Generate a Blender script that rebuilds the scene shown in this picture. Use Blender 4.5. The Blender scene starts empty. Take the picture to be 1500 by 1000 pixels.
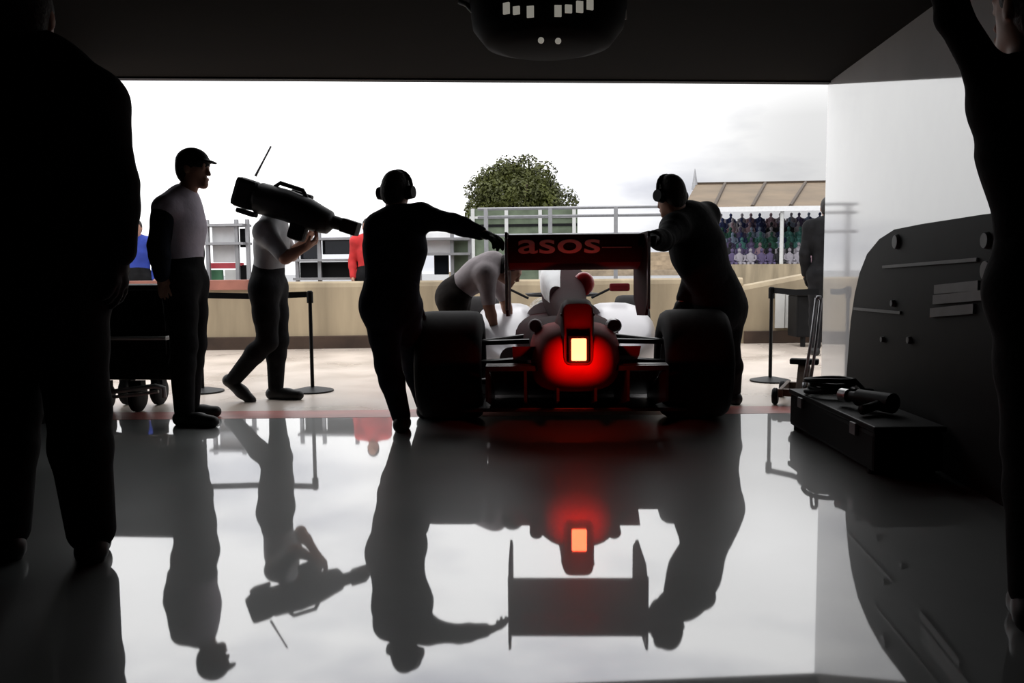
import bpy, bmesh, math, random
import numpy as np
from mathutils import Vector, Matrix

random.seed(7)
sc = bpy.context.scene
COL = sc.collection
V = Vector

# ------------------------------------------------------------------ camera
F_PX, PITCH, YAW, ROLL, CAM_H = 1250.0, math.radians(5.0), math.radians(4.5), math.radians(0.5), 1.0
CP = V((0, 0, CAM_H))
_F = V((-math.sin(YAW) * math.cos(PITCH), math.cos(YAW) * math.cos(PITCH), -math.sin(PITCH)))
_R = V((math.cos(YAW), math.sin(YAW), 0))
_U = V((-math.sin(YAW) * math.sin(PITCH), math.cos(YAW) * math.sin(PITCH), math.cos(PITCH)))
RC = _R * math.cos(ROLL) - _U * math.sin(ROLL)
UC = _R * math.sin(ROLL) + _U * math.cos(ROLL)

def ray(x, y):
    return _F + RC * ((x - 750) / F_PX) + UC * ((500 - y) / F_PX)

def W(x, y, Y):
    d = ray(x, y)
    return CP + d * (Y / d.y)

def WX(x, y, X):
    d = ray(x, y)
    return CP + d * (X / d.x)

def G(x, y, z=0.0):
    d = ray(x, y)
    return CP + d * ((z - CP.z) / d.z)

def proj(P):
    v = P - CP
    z = v.dot(_F)
    return 750 + F_PX * v.dot(RC) / z, 500 - F_PX * v.dot(UC) / z

def Wz(x, Y, z):
    P = V((0, Y, z))
    for _ in range(6):
        px = proj(P)[0]
        P.x += (x - px) / F_PX * Y
    return P

cd = bpy.data.cameras.new('camera')
cam = bpy.data.objects.new('camera', cd)
COL.objects.link(cam)
cd.sensor_width = 36
cd.lens = F_PX / 1500 * 36
cd.clip_start = 0.05
cd.clip_end = 500
m = Matrix.Identity(4)
for i in range(3):
    m[i][0], m[i][1], m[i][2], m[i][3] = RC[i], UC[i], -_F[i], CP[i]
cam.matrix_world = m
sc.camera = cam
sc.view_settings.view_transform = 'Standard'
sc.view_settings.look = 'None'
sc.view_settings.exposure = 0.0
sc.view_settings.gamma = 1.0
sc.view_settings.use_curve_mapping = False
sc.cycles.use_denoising = True
sc.cycles.max_bounces = 8

# ------------------------------------------------------------------ materials
MATS = {}

def mat(name, col, rough=0.6, metal=0.0, ior=1.45, var=0.12, scale=8.0, bump=0.0, emit=None, strength=0.0,
        rvar=0.0, spec=0.5, coat=0.0, bscale=None, stretch=None):
    if name in MATS:
        return MATS[name]
    mt = bpy.data.materials.new(name)
    mt.use_nodes = True
    nt = mt.node_tree
    b = nt.nodes['Principled BSDF']
    tc = nt.nodes.new('ShaderNodeTexCoord')
    nz = nt.nodes.new('ShaderNodeTexNoise')
    nz.inputs['Scale'].default_value = scale
    nz.inputs['Detail'].default_value = 5
    if stretch:
        mpg = nt.nodes.new('ShaderNodeMapping')
        mpg.inputs['Scale'].default_value = stretch
        nt.links.new(tc.outputs['Object'], mpg.inputs['Vector'])
        nt.links.new(mpg.outputs['Vector'], nz.inputs['Vector'])
    else:
        nt.links.new(tc.outputs['Object'], nz.inputs['Vector'])
    rp = nt.nodes.new('ShaderNodeValToRGB')
    c0 = [max(0, c * (1 - var)) for c in col]
    c1 = [min(1, c * (1 + var)) for c in col]
    rp.color_ramp.elements[0].color = (*c0, 1)
    rp.color_ramp.elements[1].color = (*c1, 1)
    rp.color_ramp.elements[0].position = 0.3
    rp.color_ramp.elements[1].position = 0.7
    nt.links.new(nz.outputs['Fac'], rp.inputs['Fac'])
    nt.links.new(rp.outputs['Color'], b.inputs['Base Color'])
    b.inputs['Roughness'].default_value = rough
    b.inputs['Metallic'].default_value = metal
    b.inputs['IOR'].default_value = ior
    b.inputs['Specular IOR Level'].default_value = spec
    if coat:
        b.inputs['Coat Weight'].default_value = coat
        b.inputs['Coat Roughness'].default_value = 0.05
    if rvar:
        mr = nt.nodes.new('ShaderNodeMapRange')
        mr.inputs['To Min'].default_value = max(0, rough - rvar)
        mr.inputs['To Max'].default_value = rough + rvar
        mr.inputs['From Min'].default_value = 0.3
        mr.inputs['From Max'].default_value = 0.7
        nt.links.new(nz.outputs['Fac'], mr.inputs['Value'])
        nt.links.new(mr.outputs['Result'], b.inputs['Roughness'])
    if bump:
        bp = nt.nodes.new('ShaderNodeBump')
        bp.inputs['Strength'].default_value = bump
        bp.inputs['Distance'].default_value = 0.02
        n2 = nz
        if bscale:
            n2 = nt.nodes.new('ShaderNodeTexNoise')
            n2.inputs['Scale'].default_value = bscale
            n2.inputs['Detail'].default_value = 4
            nt.links.new(tc.outputs['Object'], n2.inputs['Vector'])
        nt.links.new(n2.outputs['Fac'], bp.inputs['Height'])
        nt.links.new(bp.outputs['Normal'], b.inputs['Normal'])
    if emit:
        b.inputs['Emission Color'].default_value = (*emit, 1)
        b.inputs['Emission Strength'].default_value = strength
    MATS[name] = mt
    return mt

M_floor = mat('glossy_painted_floor', (0.20, 0.21, 0.205), 0.40, ior=1.33, var=0.12, scale=2.2, rvar=0.05, bump=0.004, bscale=9, coat=1.0)
_b = M_floor.node_tree.nodes['Principled BSDF']
_b.inputs['Coat IOR'].default_value = 2.8
_b.inputs['Coat Roughness'].default_value = 0.03
M_apron = mat('wet_concrete', (0.58, 0.50, 0.43), 0.32, var=0.14, scale=1.4, rvar=0.10, bump=0.08, bscale=30)
M_asph = mat('track_asphalt', (0.16, 0.16, 0.165), 0.5, var=0.2, scale=3, rvar=0.15)
M_redline = mat('red_floor_paint', (0.44, 0.15, 0.13), 0.4, var=0.3, scale=3)
M_gloss = mat('glossy_white_panel', (0.52, 0.52, 0.52), 0.05, ior=3.2, var=0.08, scale=1.2, rvar=0.02, bump=0.01, bscale=2.5)
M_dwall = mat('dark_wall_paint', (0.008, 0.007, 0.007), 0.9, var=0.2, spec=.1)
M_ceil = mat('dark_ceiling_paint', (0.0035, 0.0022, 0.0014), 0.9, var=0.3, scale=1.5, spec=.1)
M_black = mat('black_matte', (0.006, 0.006, 0.0065), 0.65, var=0.3, spec=.2)
M_blackp = mat('black_plastic', (0.006, 0.006, 0.0065), 0.5, var=0.3, spec=.2)
M_rubber = mat('tyre_rubber', (0.007, 0.0055, 0.0055), 0.75, var=0.3, scale=25, spec=.2)
M_carbon = mat('carbon_fibre', (0.018, 0.014, 0.014), 0.35, var=0.4, scale=60)
M_navy = mat('navy_cloth', (0.012, 0.014, 0.022), 0.9, var=0.3, scale=14, bump=0.25, bscale=18, spec=.15)
M_blackc = mat('black_cloth', (0.011, 0.011, 0.012), 0.9, var=0.3, scale=14, bump=0.25, bscale=18, spec=.15)
M_brownc = mat('charcoal_brown_cloth', (0.018, 0.014, 0.012), 0.9, var=0.3, scale=14, bump=0.25, bscale=18, spec=.15)
M_shirt = mat('pale_lavender_cloth', (0.68, 0.62, 0.72), 0.9, var=0.08, scale=14, bump=0.3, bscale=14)
M_gshirt = mat('grey_cloth', (0.36, 0.36, 0.37), 0.9, var=0.1, scale=14, bump=0.3, bscale=14)
M_wshirt = mat('off_white_cloth', (0.42, 0.37, 0.38), 0.9, var=0.08, scale=14, bump=0.3, bscale=14)
M_bluec = mat('blue_cloth', (0.03, 0.06, 0.36), 0.85, var=0.2, bump=0.2, bscale=14)
M_redc = mat('red_cloth', (0.55, 0.03, 0.03), 0.85, var=0.2, bump=0.2, bscale=14)
M_skin = mat('skin', (0.42, 0.22, 0.15), 0.55, var=0.08, scale=20)
M_hair = mat('dark_hair', (0.015, 0.011, 0.009), 0.7, var=0.4, scale=60, bump=0.4)
M_shoe = mat('black_shoe_leather', (0.01, 0.01, 0.01), 0.55, var=0.3)
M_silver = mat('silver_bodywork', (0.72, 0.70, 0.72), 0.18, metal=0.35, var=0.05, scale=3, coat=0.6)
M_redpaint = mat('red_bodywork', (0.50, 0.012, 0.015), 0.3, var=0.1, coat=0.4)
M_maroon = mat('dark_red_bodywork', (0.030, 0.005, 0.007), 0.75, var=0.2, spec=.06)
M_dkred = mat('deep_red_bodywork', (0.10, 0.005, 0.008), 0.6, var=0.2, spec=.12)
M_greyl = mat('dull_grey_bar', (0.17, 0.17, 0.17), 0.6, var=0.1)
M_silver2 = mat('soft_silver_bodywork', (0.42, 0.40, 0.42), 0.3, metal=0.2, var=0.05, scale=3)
M_tailglow = mat('tail_glow_red', (0.30, 0.006, 0.008), 0.7, var=0.15, spec=.1)  # red put into the dark tail's colour to stand for the glow
M_letter = mat('pale_lettering', (0.80, 0.70, 0.72), 0.6, var=0.05)
M_steel = mat('brushed_steel', (0.55, 0.55, 0.55), 0.3, metal=0.9, var=0.1, scale=20)
M_greym = mat('grey_metal', (0.30, 0.30, 0.31), 0.4, metal=0.5, var=0.1)
M_beigew = mat('beige_concrete_barrier', (0.34, 0.275, 0.185), 0.85, var=0.34, scale=1.6, bump=0.1, bscale=12, stretch=(1.6, 1.6, .22), spec=.3)
M_kerb = mat('brown_stained_kerb', (0.05, 0.03, 0.02), 0.8, var=0.4, scale=3)
M_coping = mat('red_brown_coping', (0.28, 0.11, 0.08), 0.7, var=0.3, scale=3)
M_white = mat('white_painted_panel', (0.80, 0.80, 0.80), 0.5, var=0.05)
M_cream = mat('pale_grey_panel', (0.60, 0.60, 0.58), 0.6, var=0.06)
M_roof = mat('tan_roof_sheet', (0.15, 0.105, 0.06), 0.7, var=0.2, scale=0.6)
M_roofb = mat('dark_brown_beam', (0.06, 0.04, 0.025), 0.7)
M_leafm = None
M_trunk = mat('brown_bark', (0.07, 0.05, 0.035), 0.9, var=0.4, scale=12, bump=0.6)
M_hedge = mat('grey_green_screen_mesh', (0.12, 0.15, 0.10), 0.8, var=0.3, scale=2)
M_bank = mat('tan_terrace', (0.34, 0.27, 0.19), 0.9, var=0.3, scale=1.2)
M_brown = mat('rusty_brown_metal', (0.09, 0.055, 0.035), 0.6, var=0.4, scale=20)
M_green = mat('green_plastic', (0.05, 0.16, 0.08), 0.5, var=0.2)
M_pink = mat('red_signboard', (0.55, 0.06, 0.08), 0.5, var=0.1)
M_lens = mat('rain_light_lens', (0.8, 0.1, 0.05), 0.3, emit=(1.0, 0.075, 0.03), strength=15.0)
M_cab = mat('black_cabinet_paint', (0.003, 0.003, 0.003), 0.6, var=.3, spec=.12)
M_markglow = mat('pale_mark_glow', (0.5, 0.48, 0.42), 0.5, emit=(1.0, 0.95, 0.82), strength=0.20)  # faint emission added to keep the pale marks visible in the dark
M_pod = mat('black_pod_plastic', (0.0022, 0.0022, 0.003), 0.7, var=.3, spec=.08)
M_glass = mat('dark_screen_glass', (0.01, 0.012, 0.016), 0.08, var=0.1)

# ------------------------------------------------------------------ object helpers
def link(name, me, material=None, parent=None, smooth=False):
    o = bpy.data.objects.new(name, me)
    COL.objects.link(o)
    if material is not None:
        if isinstance(material, (list, tuple)):
            for x in material:
                me.materials.append(x)
        else:
            me.materials.append(material)
    if smooth:
        for p in me.polygons:
            p.use_smooth = True
    if parent is not None:
        o.parent = parent
    return o

def tag(o, label=None, cat=None, group=None, kind=None):
    if label: o['label'] = label
    if cat: o['category'] = cat
    if group: o['group'] = group
    if kind: o['kind'] = kind
    return o

def empty(name, loc=(0, 0, 0), rz=0.0, label=None, cat=None, group=None):
    o = bpy.data.objects.new(name, None)
    COL.objects.link(o)
    o.location = loc
    o.rotation_euler = (0, 0, rz)
    return tag(o, label, cat, group)

class MB:
    """collects shapes and links them as ONE mesh object"""
    def __init__(s):
        s.bm = bmesh.new()

    def box(s, c, size, rot=None, bevel=0.0):
        r = bmesh.ops.create_cube(s.bm, size=1.0)
        vs = r['verts']
        bmesh.ops.scale(s.bm, verts=vs, vec=size)
        if bevel > 0:
            es = list({e for v in vs for e in v.link_edges})
            rb = bmesh.ops.bevel(s.bm, geom=es, offset=bevel, segments=2, affect='EDGES', profile=0.6)
            vs = list({v for f in rb['faces'] for v in f.verts} | {v for v in vs if v.is_valid})
        if rot is not None:
            bmesh.ops.rotate(s.bm, verts=vs, cent=(0, 0, 0), matrix=rot)
        bmesh.ops.translate(s.bm, verts=vs, vec=c)
        return s

    def cyl(s, a, b, ra, rb=None, n=16, caps=True):
        a, b = V(a), V(b)
        rb = ra if rb is None else rb
        d = b - a
        q = d.to_track_quat('Z', 'Y').to_matrix().to_4x4()
        q.translation = (a + b) / 2
        bmesh.ops.create_cone(s.bm, cap_ends=caps, segments=n, radius1=ra, radius2=rb, depth=d.length, matrix=q)
        return s

    def tube(s, pts, r, n=10):
        pts = [V(p) for p in pts]
        rings = []
        prev = None
        for i, p in enumerate(pts):
            t = (pts[min(i + 1, len(pts) - 1)] - pts[max(i - 1, 0)]).normalized()
            if prev is None:
                u = t.orthogonal().normalized()
            else:
                u = (prev - t * prev.dot(t)).normalized()
            prev = u
            w = t.cross(u)
            rr = r[i] if isinstance(r, (list, tuple)) else r
            rings.append([s.bm.verts.new(p + (u * math.cos(k * 2 * math.pi / n) + w * math.sin(k * 2 * math.pi / n)) * rr) for k in range(n)])
        for A, B in zip(rings, rings[1:]):
            for k in range(n):
                s.bm.faces.new((A[k], A[(k + 1) % n], B[(k + 1) % n], B[k]))
        s.bm.faces.new(list(reversed(rings[0])))
        s.bm.faces.new(rings[-1])
        return s

    def sphere(s, c, r, sx=(1, 1, 1), sub=2):
        q = Matrix.Translation(c) @ Matrix.Diagonal((r * sx[0], r * sx[1], r * sx[2], 1))
        bmesh.ops.create_icosphere(s.bm, subdivisions=sub, radius=1.0, matrix=q)
        return s

    def loft(s, rings, caps=True, closed=True):
        R = [[s.bm.verts.new(p) for p in ring] for ring in rings]
        n = len(R[0])
        for A, B in zip(R, R[1:]):
            for k in range(n if closed else n - 1):
                s.bm.faces.new((A[k], A[(k + 1) % n], B[(k + 1) % n], B[k]))
        if caps and closed:
            s.bm.faces.new(list(reversed(R[0])))
            s.bm.faces.new(R[-1])
        return s

    def prism(s, poly, vec):
        """extrude a polygon (list of points) along vec"""
        vec = V(vec)
        a = [V(p) for p in poly]
        return s.loft([a, [p + vec for p in a]])

    def lathe(s, prof, c, axis='X', n=40):
        """closed profile [(radius, along)] swept about an axis through c"""
        rings = []
        for k in range(n):
            t = 2 * math.pi * k / n
            ring = []
            for r, h in prof:
                if axis == 'X':
                    p = V((h, r * math.cos(t), r * math.sin(t)))
                elif axis == 'Z':
                    p = V((r * math.cos(t), r * math.sin(t), h))
                else:
                    p = V((r * math.cos(t), h, r * math.sin(t)))
                ring.append(p + V(c))
            rings.append(ring)
        R = [[s.bm.verts.new(p) for p in ring] for ring in rings]
        m_ = len(prof)
        for i in range(n):
            A, B = R[i], R[(i + 1) % n]
            for k in range(m_):
                s.bm.faces.new((A[k], A[(k + 1) % m_], B[(k + 1) % m_], B[k]))
        return s

    def build(s, name, material, parent=None, smooth=False, angle=None):
        bmesh.ops.recalc_face_normals(s.bm, faces=s.bm.faces[:])
        if smooth and angle:
            for e in s.bm.edges:
                if len(e.link_faces) == 2 and e.calc_face_angle(0) > math.radians(angle):
                    e.smooth = False
        me = bpy.data.meshes.new(name)
        s.bm.to_mesh(me)
        s.bm.free()
        return link(name, me, material, parent, smooth)

def struct(name, mb, material, label=None):
    o = mb.build(name, material)
    o['kind'] = 'structure'
    if label: o['label'] = label
    return o

# ------------------------------------------------------------------ signed distance bodies
def A(p):
    return np.array([p[0], p[1], p[2]], dtype=np.float64)

def cone(a, b, ra, rb=None, k=0.03, flat=None, op='add'):
    return dict(t='cone', a=A(a), b=A(b), ra=ra, rb=ra if rb is None else rb, k=k, flat=flat, op=op)

def ell(c, axes, radii, k=0.02, op='add'):
    return dict(t='ell', c=A(c), ax=[A(V(x).normalized()) for x in axes], r=radii, k=k, op=op)

def sdf_mesh(prims, h=0.009, grow=0.0, name='body'):
    lo = np.full(3, 1e9)
    hi = np.full(3, -1e9)
    for p in prims:
        if p['op'] != 'add': continue
        if p['t'] == 'cone':
            r = max(p['ra'], p['rb'])
            lo = np.minimum(lo, np.minimum(p['a'], p['b']) - r)
            hi = np.maximum(hi, np.maximum(p['a'], p['b']) + r)
        else:
            r = max(p['r'])
            lo = np.minimum(lo, p['c'] - r)
            hi = np.maximum(hi, p['c'] + r)
    pad = 0.05 + grow + 2 * h
    lo -= pad
    hi += pad
    N = np.ceil((hi - lo) / h).astype(int) + 1
    vol = np.full(N, 0.3, dtype=np.float32)
    axs = [lo[i] + h * np.arange(N[i]) for i in range(3)]
    for p in prims:
        if p['t'] == 'cone':
            r = max(p['ra'], p['rb'])
            bl, bh = np.minimum(p['a'], p['b']) - r, np.maximum(p['a'], p['b']) + r
        else:
            r = max(p['r'])
            bl, bh = p['c'] - r, p['c'] + r
        mg = grow + p['k'] + 3 * h
        i0 = np.maximum(np.floor((bl - mg - lo) / h).astype(int), 0)
        i1 = np.minimum(np.ceil((bh + mg - lo) / h).astype(int) + 1, N)
        X = axs[0][i0[0]:i1[0]][:, None, None]
        Y = axs[1][i0[1]:i1[1]][None, :, None]
        Z = axs[2][i0[2]:i1[2]][None, None, :]
        if p['t'] == 'cone':
            a, b = p['a'], p['b']
            f = 1.0
            px, py, pz = X - a[0], Y - a[1], Z - a[2]
            ba = b - a
            if p['flat'] is not None:
                fw, f = A(p['flat'][0]), p['flat'][1]
                dp = px * fw[0] + py * fw[1] + pz * fw[2]
                g = 1.0 / f - 1.0
                px, py, pz = px + g * dp * fw[0], py + g * dp * fw[1], pz + g * dp * fw[2]
                ba = ba + g * np.dot(ba, fw) * fw
            l2 = max(np.dot(ba, ba), 1e-9)
            t = np.clip((px * ba[0] + py * ba[1] + pz * ba[2]) / l2, 0, 1)
            d = np.sqrt((px - t * ba[0]) ** 2 + (py - t * ba[1]) ** 2 + (pz - t * ba[2]) ** 2) - (p['ra'] + t * (p['rb'] - p['ra']))
            if f < 1: d = d * (f * 0.5 + 0.5)
        else:
            c = p['c']
            px, py, pz = X - c[0], Y - c[1], Z - c[2]
            q = 0
            g2 = 0
            for axv, rr in zip(p['ax'], p['r']):
                e = (px * axv[0] + py * axv[1] + pz * axv[2]) / rr
                q = q + e * e
                g2 = g2 + (e / rr) ** 2
            q = np.sqrt(q)
            d = q * (q - 1.0) / np.maximum(np.sqrt(g2), 1e-6)
        S = vol[i0[0]:i1[0], i0[1]:i1[1], i0[2]:i1[2]]
        if p['op'] == 'add':
            k = p['k']
            if k > 0:
                hh = np.maximum(k - np.abs(S - d), 0) / k
                S[...] = np.minimum(S, d) - hh * hh * k * 0.25
            else:
                S[...] = np.minimum(S, d)
        else:
            S[...] = np.maximum(S, -d)
    vol -= grow
    s = vol < 0
    n = [x - 1 for x in N]
    cnt = np.zeros(n, dtype=np.int8)
    for dx in (0, 1):
        for dy in (0, 1):
            for dz in (0, 1):
                cnt += s[dx:dx + n[0], dy:dy + n[1], dz:dz + n[2]]
    mask = (cnt > 0) & (cnt < 8)
    I = np.argwhere(mask)
    idx = np.full(n, -1, dtype=np.int64)
    idx[mask] = np.arange(len(I))
    acc = np.zeros((len(I), 3))
    num = np.zeros(len(I))
    cs = [(x, y, z) for x in (0, 1) for y in (0, 1) for z in (0, 1)]
    for a in cs:
        for ax in range(3):
            if a[ax] == 1: continue
            b = list(a)
            b[ax] = 1
            va = vol[I[:, 0] + a[0], I[:, 1] + a[1], I[:, 2] + a[2]].astype(np.float64)
            vb = vol[I[:, 0] + b[0], I[:, 1] + b[1], I[:, 2] + b[2]].astype(np.float64)
            cr = (va < 0) != (vb < 0)
            t = np.where(cr, va / np.where(cr, va - vb, 1), 0)
            pt = np.tile(np.array(a, float), (len(I), 1))
            pt[:, ax] += t
            acc[cr] += pt[cr]
            num[cr] += 1
    P = (I + acc / num[:, None]) * h + lo
    quads = []
    for ax in range(3):
        u, v = (ax + 1) % 3, (ax + 2) % 3
        sa = [slice(1, n[0]), slice(1, n[1]), slice(1, n[2])]
        sa[ax] = slice(0, n[ax])
        sb = list(sa)
        sb[ax] = slice(1, n[ax] + 1)
        A0 = s[tuple(sa)]
        B0 = s[tuple(sb)]
        E = np.argwhere(A0 != B0)
        if len(E) == 0: continue
        inside = A0[E[:, 0], E[:, 1], E[:, 2]]
        E = E + np.array([0 if i == ax else 1 for i in range(3)])
        def cell(du, dv):
            c = E.copy()
            c[:, u] -= du
            c[:, v] -= dv
            return idx[c[:, 0], c[:, 1], c[:, 2]]
        q = np.stack([cell(1, 1), cell(0, 1), cell(0, 0), cell(1, 0)], axis=1)
        q[~inside] = q[~inside][:, ::-1]
        quads.append(q)
    Q = np.concatenate(quads)
    Q = Q[(Q >= 0).all(axis=1)]
    me = bpy.data.meshes.new(name)
    me.vertices.add(len(P))
    me.vertices.foreach_set('co', P.astype(np.float32).ravel())
    me.loops.add(len(Q) * 4)
    me.loops.foreach_set('vertex_index', Q.astype(np.int32).ravel())
    me.polygons.add(len(Q))
    me.polygons.foreach_set('loop_start', (np.arange(len(Q)) * 4).astype(np.int32))
    me.polygons.foreach_set('use_smooth', np.ones(len(Q), dtype=bool))
    me.update(calc_edges=True)
    me.validate()
    return me

# ------------------------------------------------------------------ people
def hand(wr, d, pn, side, S=1.0, curl=0.5):
    """palm, four unequal fingers and a thumb; pn = palm normal, fingers curl towards it"""
    d = V(d).normalized()
    pn = V(pn)
    pn = (pn - d * pn.dot(d)).normalized()
    lat = d.cross(pn).normalized() * side
    out = [cone(wr, wr + d * 0.03 * S, 0.029 * S, 0.032 * S, 0.02, (pn, 0.75)),
           cone(wr + d * 0.03 * S + lat * 0.016 * S, wr + d * 0.082 * S + lat * 0.022 * S, 0.024 * S, 0.020 * S, 0.012, (pn, 0.6)),
           cone(wr + d * 0.03 * S - lat * 0.016 * S, wr + d * 0.078 * S - lat * 0.022 * S, 0.024 * S, 0.019 * S, 0.012, (pn, 0.6))]
    for off, ln, sp in ((0.034, 0.076, 0.10), (0.012, 0.086, 0.03), (-0.011, 0.080, -0.03), (-0.032, 0.062, -0.11)):
        p = wr + d * (0.084 - abs(off) * 0.12) * S + lat * off * S
        ang = 0.0
        for frac, r0, r1 in ((0.45, 0.0105, 0.0098), (0.31, 0.0098, 0.0092), (0.24, 0.0092, 0.0082)):
            ang += curl * (0.55 + 0.15 * (off < 0))
            dd = (d * math.cos(ang) + pn * math.sin(ang) + lat * sp).normalized()
            q = p + dd * ln * frac * S
            out.append(cone(p, q, r0 * S, r1 * S, 0.004))
            p = q
    p = wr + d * 0.022 * S + lat * 0.026 * S
    t1 = (d * 0.7 + lat * 0.7 + pn * 0.25).normalized()
    t2 = (d * 0.85 + lat * 0.35 + pn * (0.2 + 0.5 * curl)).normalized()
    q = p + t1 * 0.042 * S
    out.append(cone(p, q, 0.017 * S, 0.0125 * S, 0.01))
    out.append(cone(q, q + t2 * 0.034 * S, 0.0118 * S, 0.0095 * S, 0.005))
    return out

def person(label, J, face, up=None, S=1.0, h=0.009, shirt=None, sleeve=None, sleeve_to='wrist', trousers=None, shoes=None,
           hair=None, cap=None, ears=None, gloves=None, curlL=0.5, curlR=0.5, pnL=None, pnR=None, group=None, fat=1.0, loose=0.014, armf=1.0):
    J = {k: V(v) for k, v in J.items()}
    root_at = V(((J['anL'].x + J['anR'].x) / 2, (J['anL'].y + J['anR'].y) / 2, 0))
    root = empty('person', root_at, 0, label, 'person', group)
    J = {k: v - root_at for k, v in J.items()}
    spine = (J['neck'] - J['pelvis']).normalized()
    lat = (J['shR'] - J['shL'])
    lat = (lat - spine * lat.dot(spine)).normalized()
    fw = spine.cross(lat).normalized()
    f = V(face).normalized()
    hu = V(up).normalized() if up else V((0, 0, 1))
    hu = (hu - f * hu.dot(f)).normalized()
    hl = f.cross(hu).normalized()
    H = J['head']
    L = J['neck'] - J['pelvis']
    pv = J['pelvis']
    torso = [
        cone(J['hipL'], J['hipR'], 0.105 * S * fat, None, 0.05, (fw, 0.85)),
        cone(pv + L * 0.05, pv + L * 0.35, 0.150 * S * fat, 0.130 * S * fat, 0.05, (fw, 0.72)),
        cone(pv + L * 0.35, pv + L * 0.62, 0.132 * S * fat, 0.160 * S * fat, 0.05, (fw, 0.70)),
        cone(pv + L * 0.62, pv + L * 0.82, 0.162 * S * fat, 0.140 * S * fat, 0.05, (fw, 0.72)),
        cone(J['shL'], J['shR'], 0.062 * S, None, 0.06),
        cone(J['neck'] - spine * 0.01, J['shL'], 0.055 * S, 0.055 * S, 0.05),
        cone(J['neck'] - spine * 0.01, J['shR'], 0.055 * S, 0.055 * S, 0.05),
    ]
    def arm(sd, full=True, upto='wrist'):
        sh, el, wr = J['sh' + sd], J['el' + sd], J['wr' + sd]
        q = S * armf
        o = [cone(sh, sh + (el - sh) * 0.35, 0.066 * q, 0.054 * q, 0.04),
             cone(sh + (el - sh) * 0.3, el if upto != 'short' else sh + (el - sh) * 0.85, 0.054 * q, 0.044 * q, 0.02)]
        if upto != 'short':
            o += [cone(el, el + (wr - el) * 0.35, 0.043 * q, 0.042 * q, 0.02),
                  cone(el + (wr - el) * 0.3, wr if full else el + (wr - el) * 0.93, 0.042 * q, 0.029 * q, 0.02)]
        return o
    def leg(sd, cut=False):
        hp, kn, an = J['hip' + sd], J['kn' + sd], J['an' + sd]
        ca = kn + (an - kn) * 0.3 - (fw * 0.012)
        return [cone(hp, hp + (kn - hp) * 0.5, 0.092 * S * fat, 0.076 * S, 0.04),
                cone(hp + (kn - hp) * 0.45, kn, 0.077 * S, 0.058 * S, 0.03),
                cone(kn, ca, 0.057 * S, 0.057 * S, 0.03),
                cone(ca, kn + (an - kn) * (0.97 if cut else 1.0), 0.056 * S, 0.040 * S, 0.03)]
    def foot(sd, r=1.0):
        an, to = J['an' + sd], J['to' + sd]
        d = (to - an)
        heel = an - V((d.x, d.y, 0)).normalized() * 0.035 * S
        sole = V((0, 0, -1))
        base = heel + sole * 0.045 * S
        if (an - to).z > 0.12: base = heel
        return [cone(base, an, 0.036 * S * r, 0.040 * S * r, 0.02),
                cone(base, base + (to - base) * 0.6, 0.038 * S * r, 0.040 * S * r, 0.02),
                cone(base + (to - base) * 0.55, to, 0.040 * S * r, 0.030 * S * r, 0.02)]
    def dirn(sd):
        return (J['wr' + sd] - J['el' + sd]).normalized()
    hL = hand(J['wrL'], dirn('L'), pnL or lat, -1, S, curlL)
    hR = hand(J['wrR'], dirn('R'), pnR or -lat, 1, S, curlR)
    headp = [
        cone(J['neck'] - spine * 0.03, H - hu * 0.06 * S - f * 0.012 * S, 0.060 * S, 0.056 * S, 0.04),
        ell(H + hu * 0.025 * S - f * 0.012 * S, (hl, f, hu), (0.077 * S, 0.098 * S, 0.098 * S), 0.03),
        cone(H - hu * 0.035 * S + f * 0.02 * S, H - hu * 0.092 * S + f * 0.066 * S, 0.064 * S, 0.032 * S, 0.03),
        cone(H + hu * 0.02 * S + f * 0.086 * S, H - hu * 0.028 * S + f * 0.104 * S, 0.010 * S, 0.014 * S, 0.012),   # nose
        cone(H + hu * 0.032 * S + f * 0.080 * S - hl * 0.035 * S, H + hu * 0.032 * S + f * 0.080 * S + hl * 0.035 * S, 0.013 * S, None, 0.02),   # brow
        cone(H - hu * 0.058 * S + f * 0.088 * S - hl * 0.018 * S, H - hu * 0.058 * S + f * 0.088 * S + hl * 0.018 * S, 0.0085 * S, None, 0.01),  # lips
        cone(H - hu * 0.068 * S + f * 0.086 * S - hl * 0.014 * S, H - hu * 0.068 * S + f * 0.086 * S + hl * 0.014 * S, 0.0085 * S, None, 0.008),
        ell(H + hl * 0.078 * S - f * 0.012 * S, (hl, f, hu), (0.010 * S, 0.019 * S, 0.032 * S), 0.01),
        ell(H - hl * 0.078 * S - f * 0.012 * S, (hl, f, hu), (0.010 * S, 0.019 * S, 0.032 * S), 0.01),
        ell(H + hl * 0.033 * S + f * 0.096 * S + hu * 0.008 * S, (hl, f, hu), (0.016 * S, 0.012 * S, 0.010 * S), 0.0, 'sub'),
        ell(H - hl * 0.033 * S + f * 0.096 * S + hu * 0.008 * S, (hl, f, hu), (0.016 * S, 0.012 * S, 0.010 * S), 0.0, 'sub'),
        ell(H + hl * 0.032 * S + f * 0.080 * S + hu * 0.008 * S, (hl, f, hu), (0.012 * S,) * 3, 0.002),
        ell(H - hl * 0.032 * S + f * 0.080 * S + hu * 0.008 * S, (hl, f, hu), (0.012 * S,) * 3, 0.002),
    ]
    body = torso + arm('L') + arm('R') + leg('L') + leg('R') + foot('L', 0.9) + foot('R', 0.9) + hL + hR + headp
    link('body', sdf_mesh(body, h, 0, 'body'), gloves if gloves == 'x' else M_skin, root)
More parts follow.
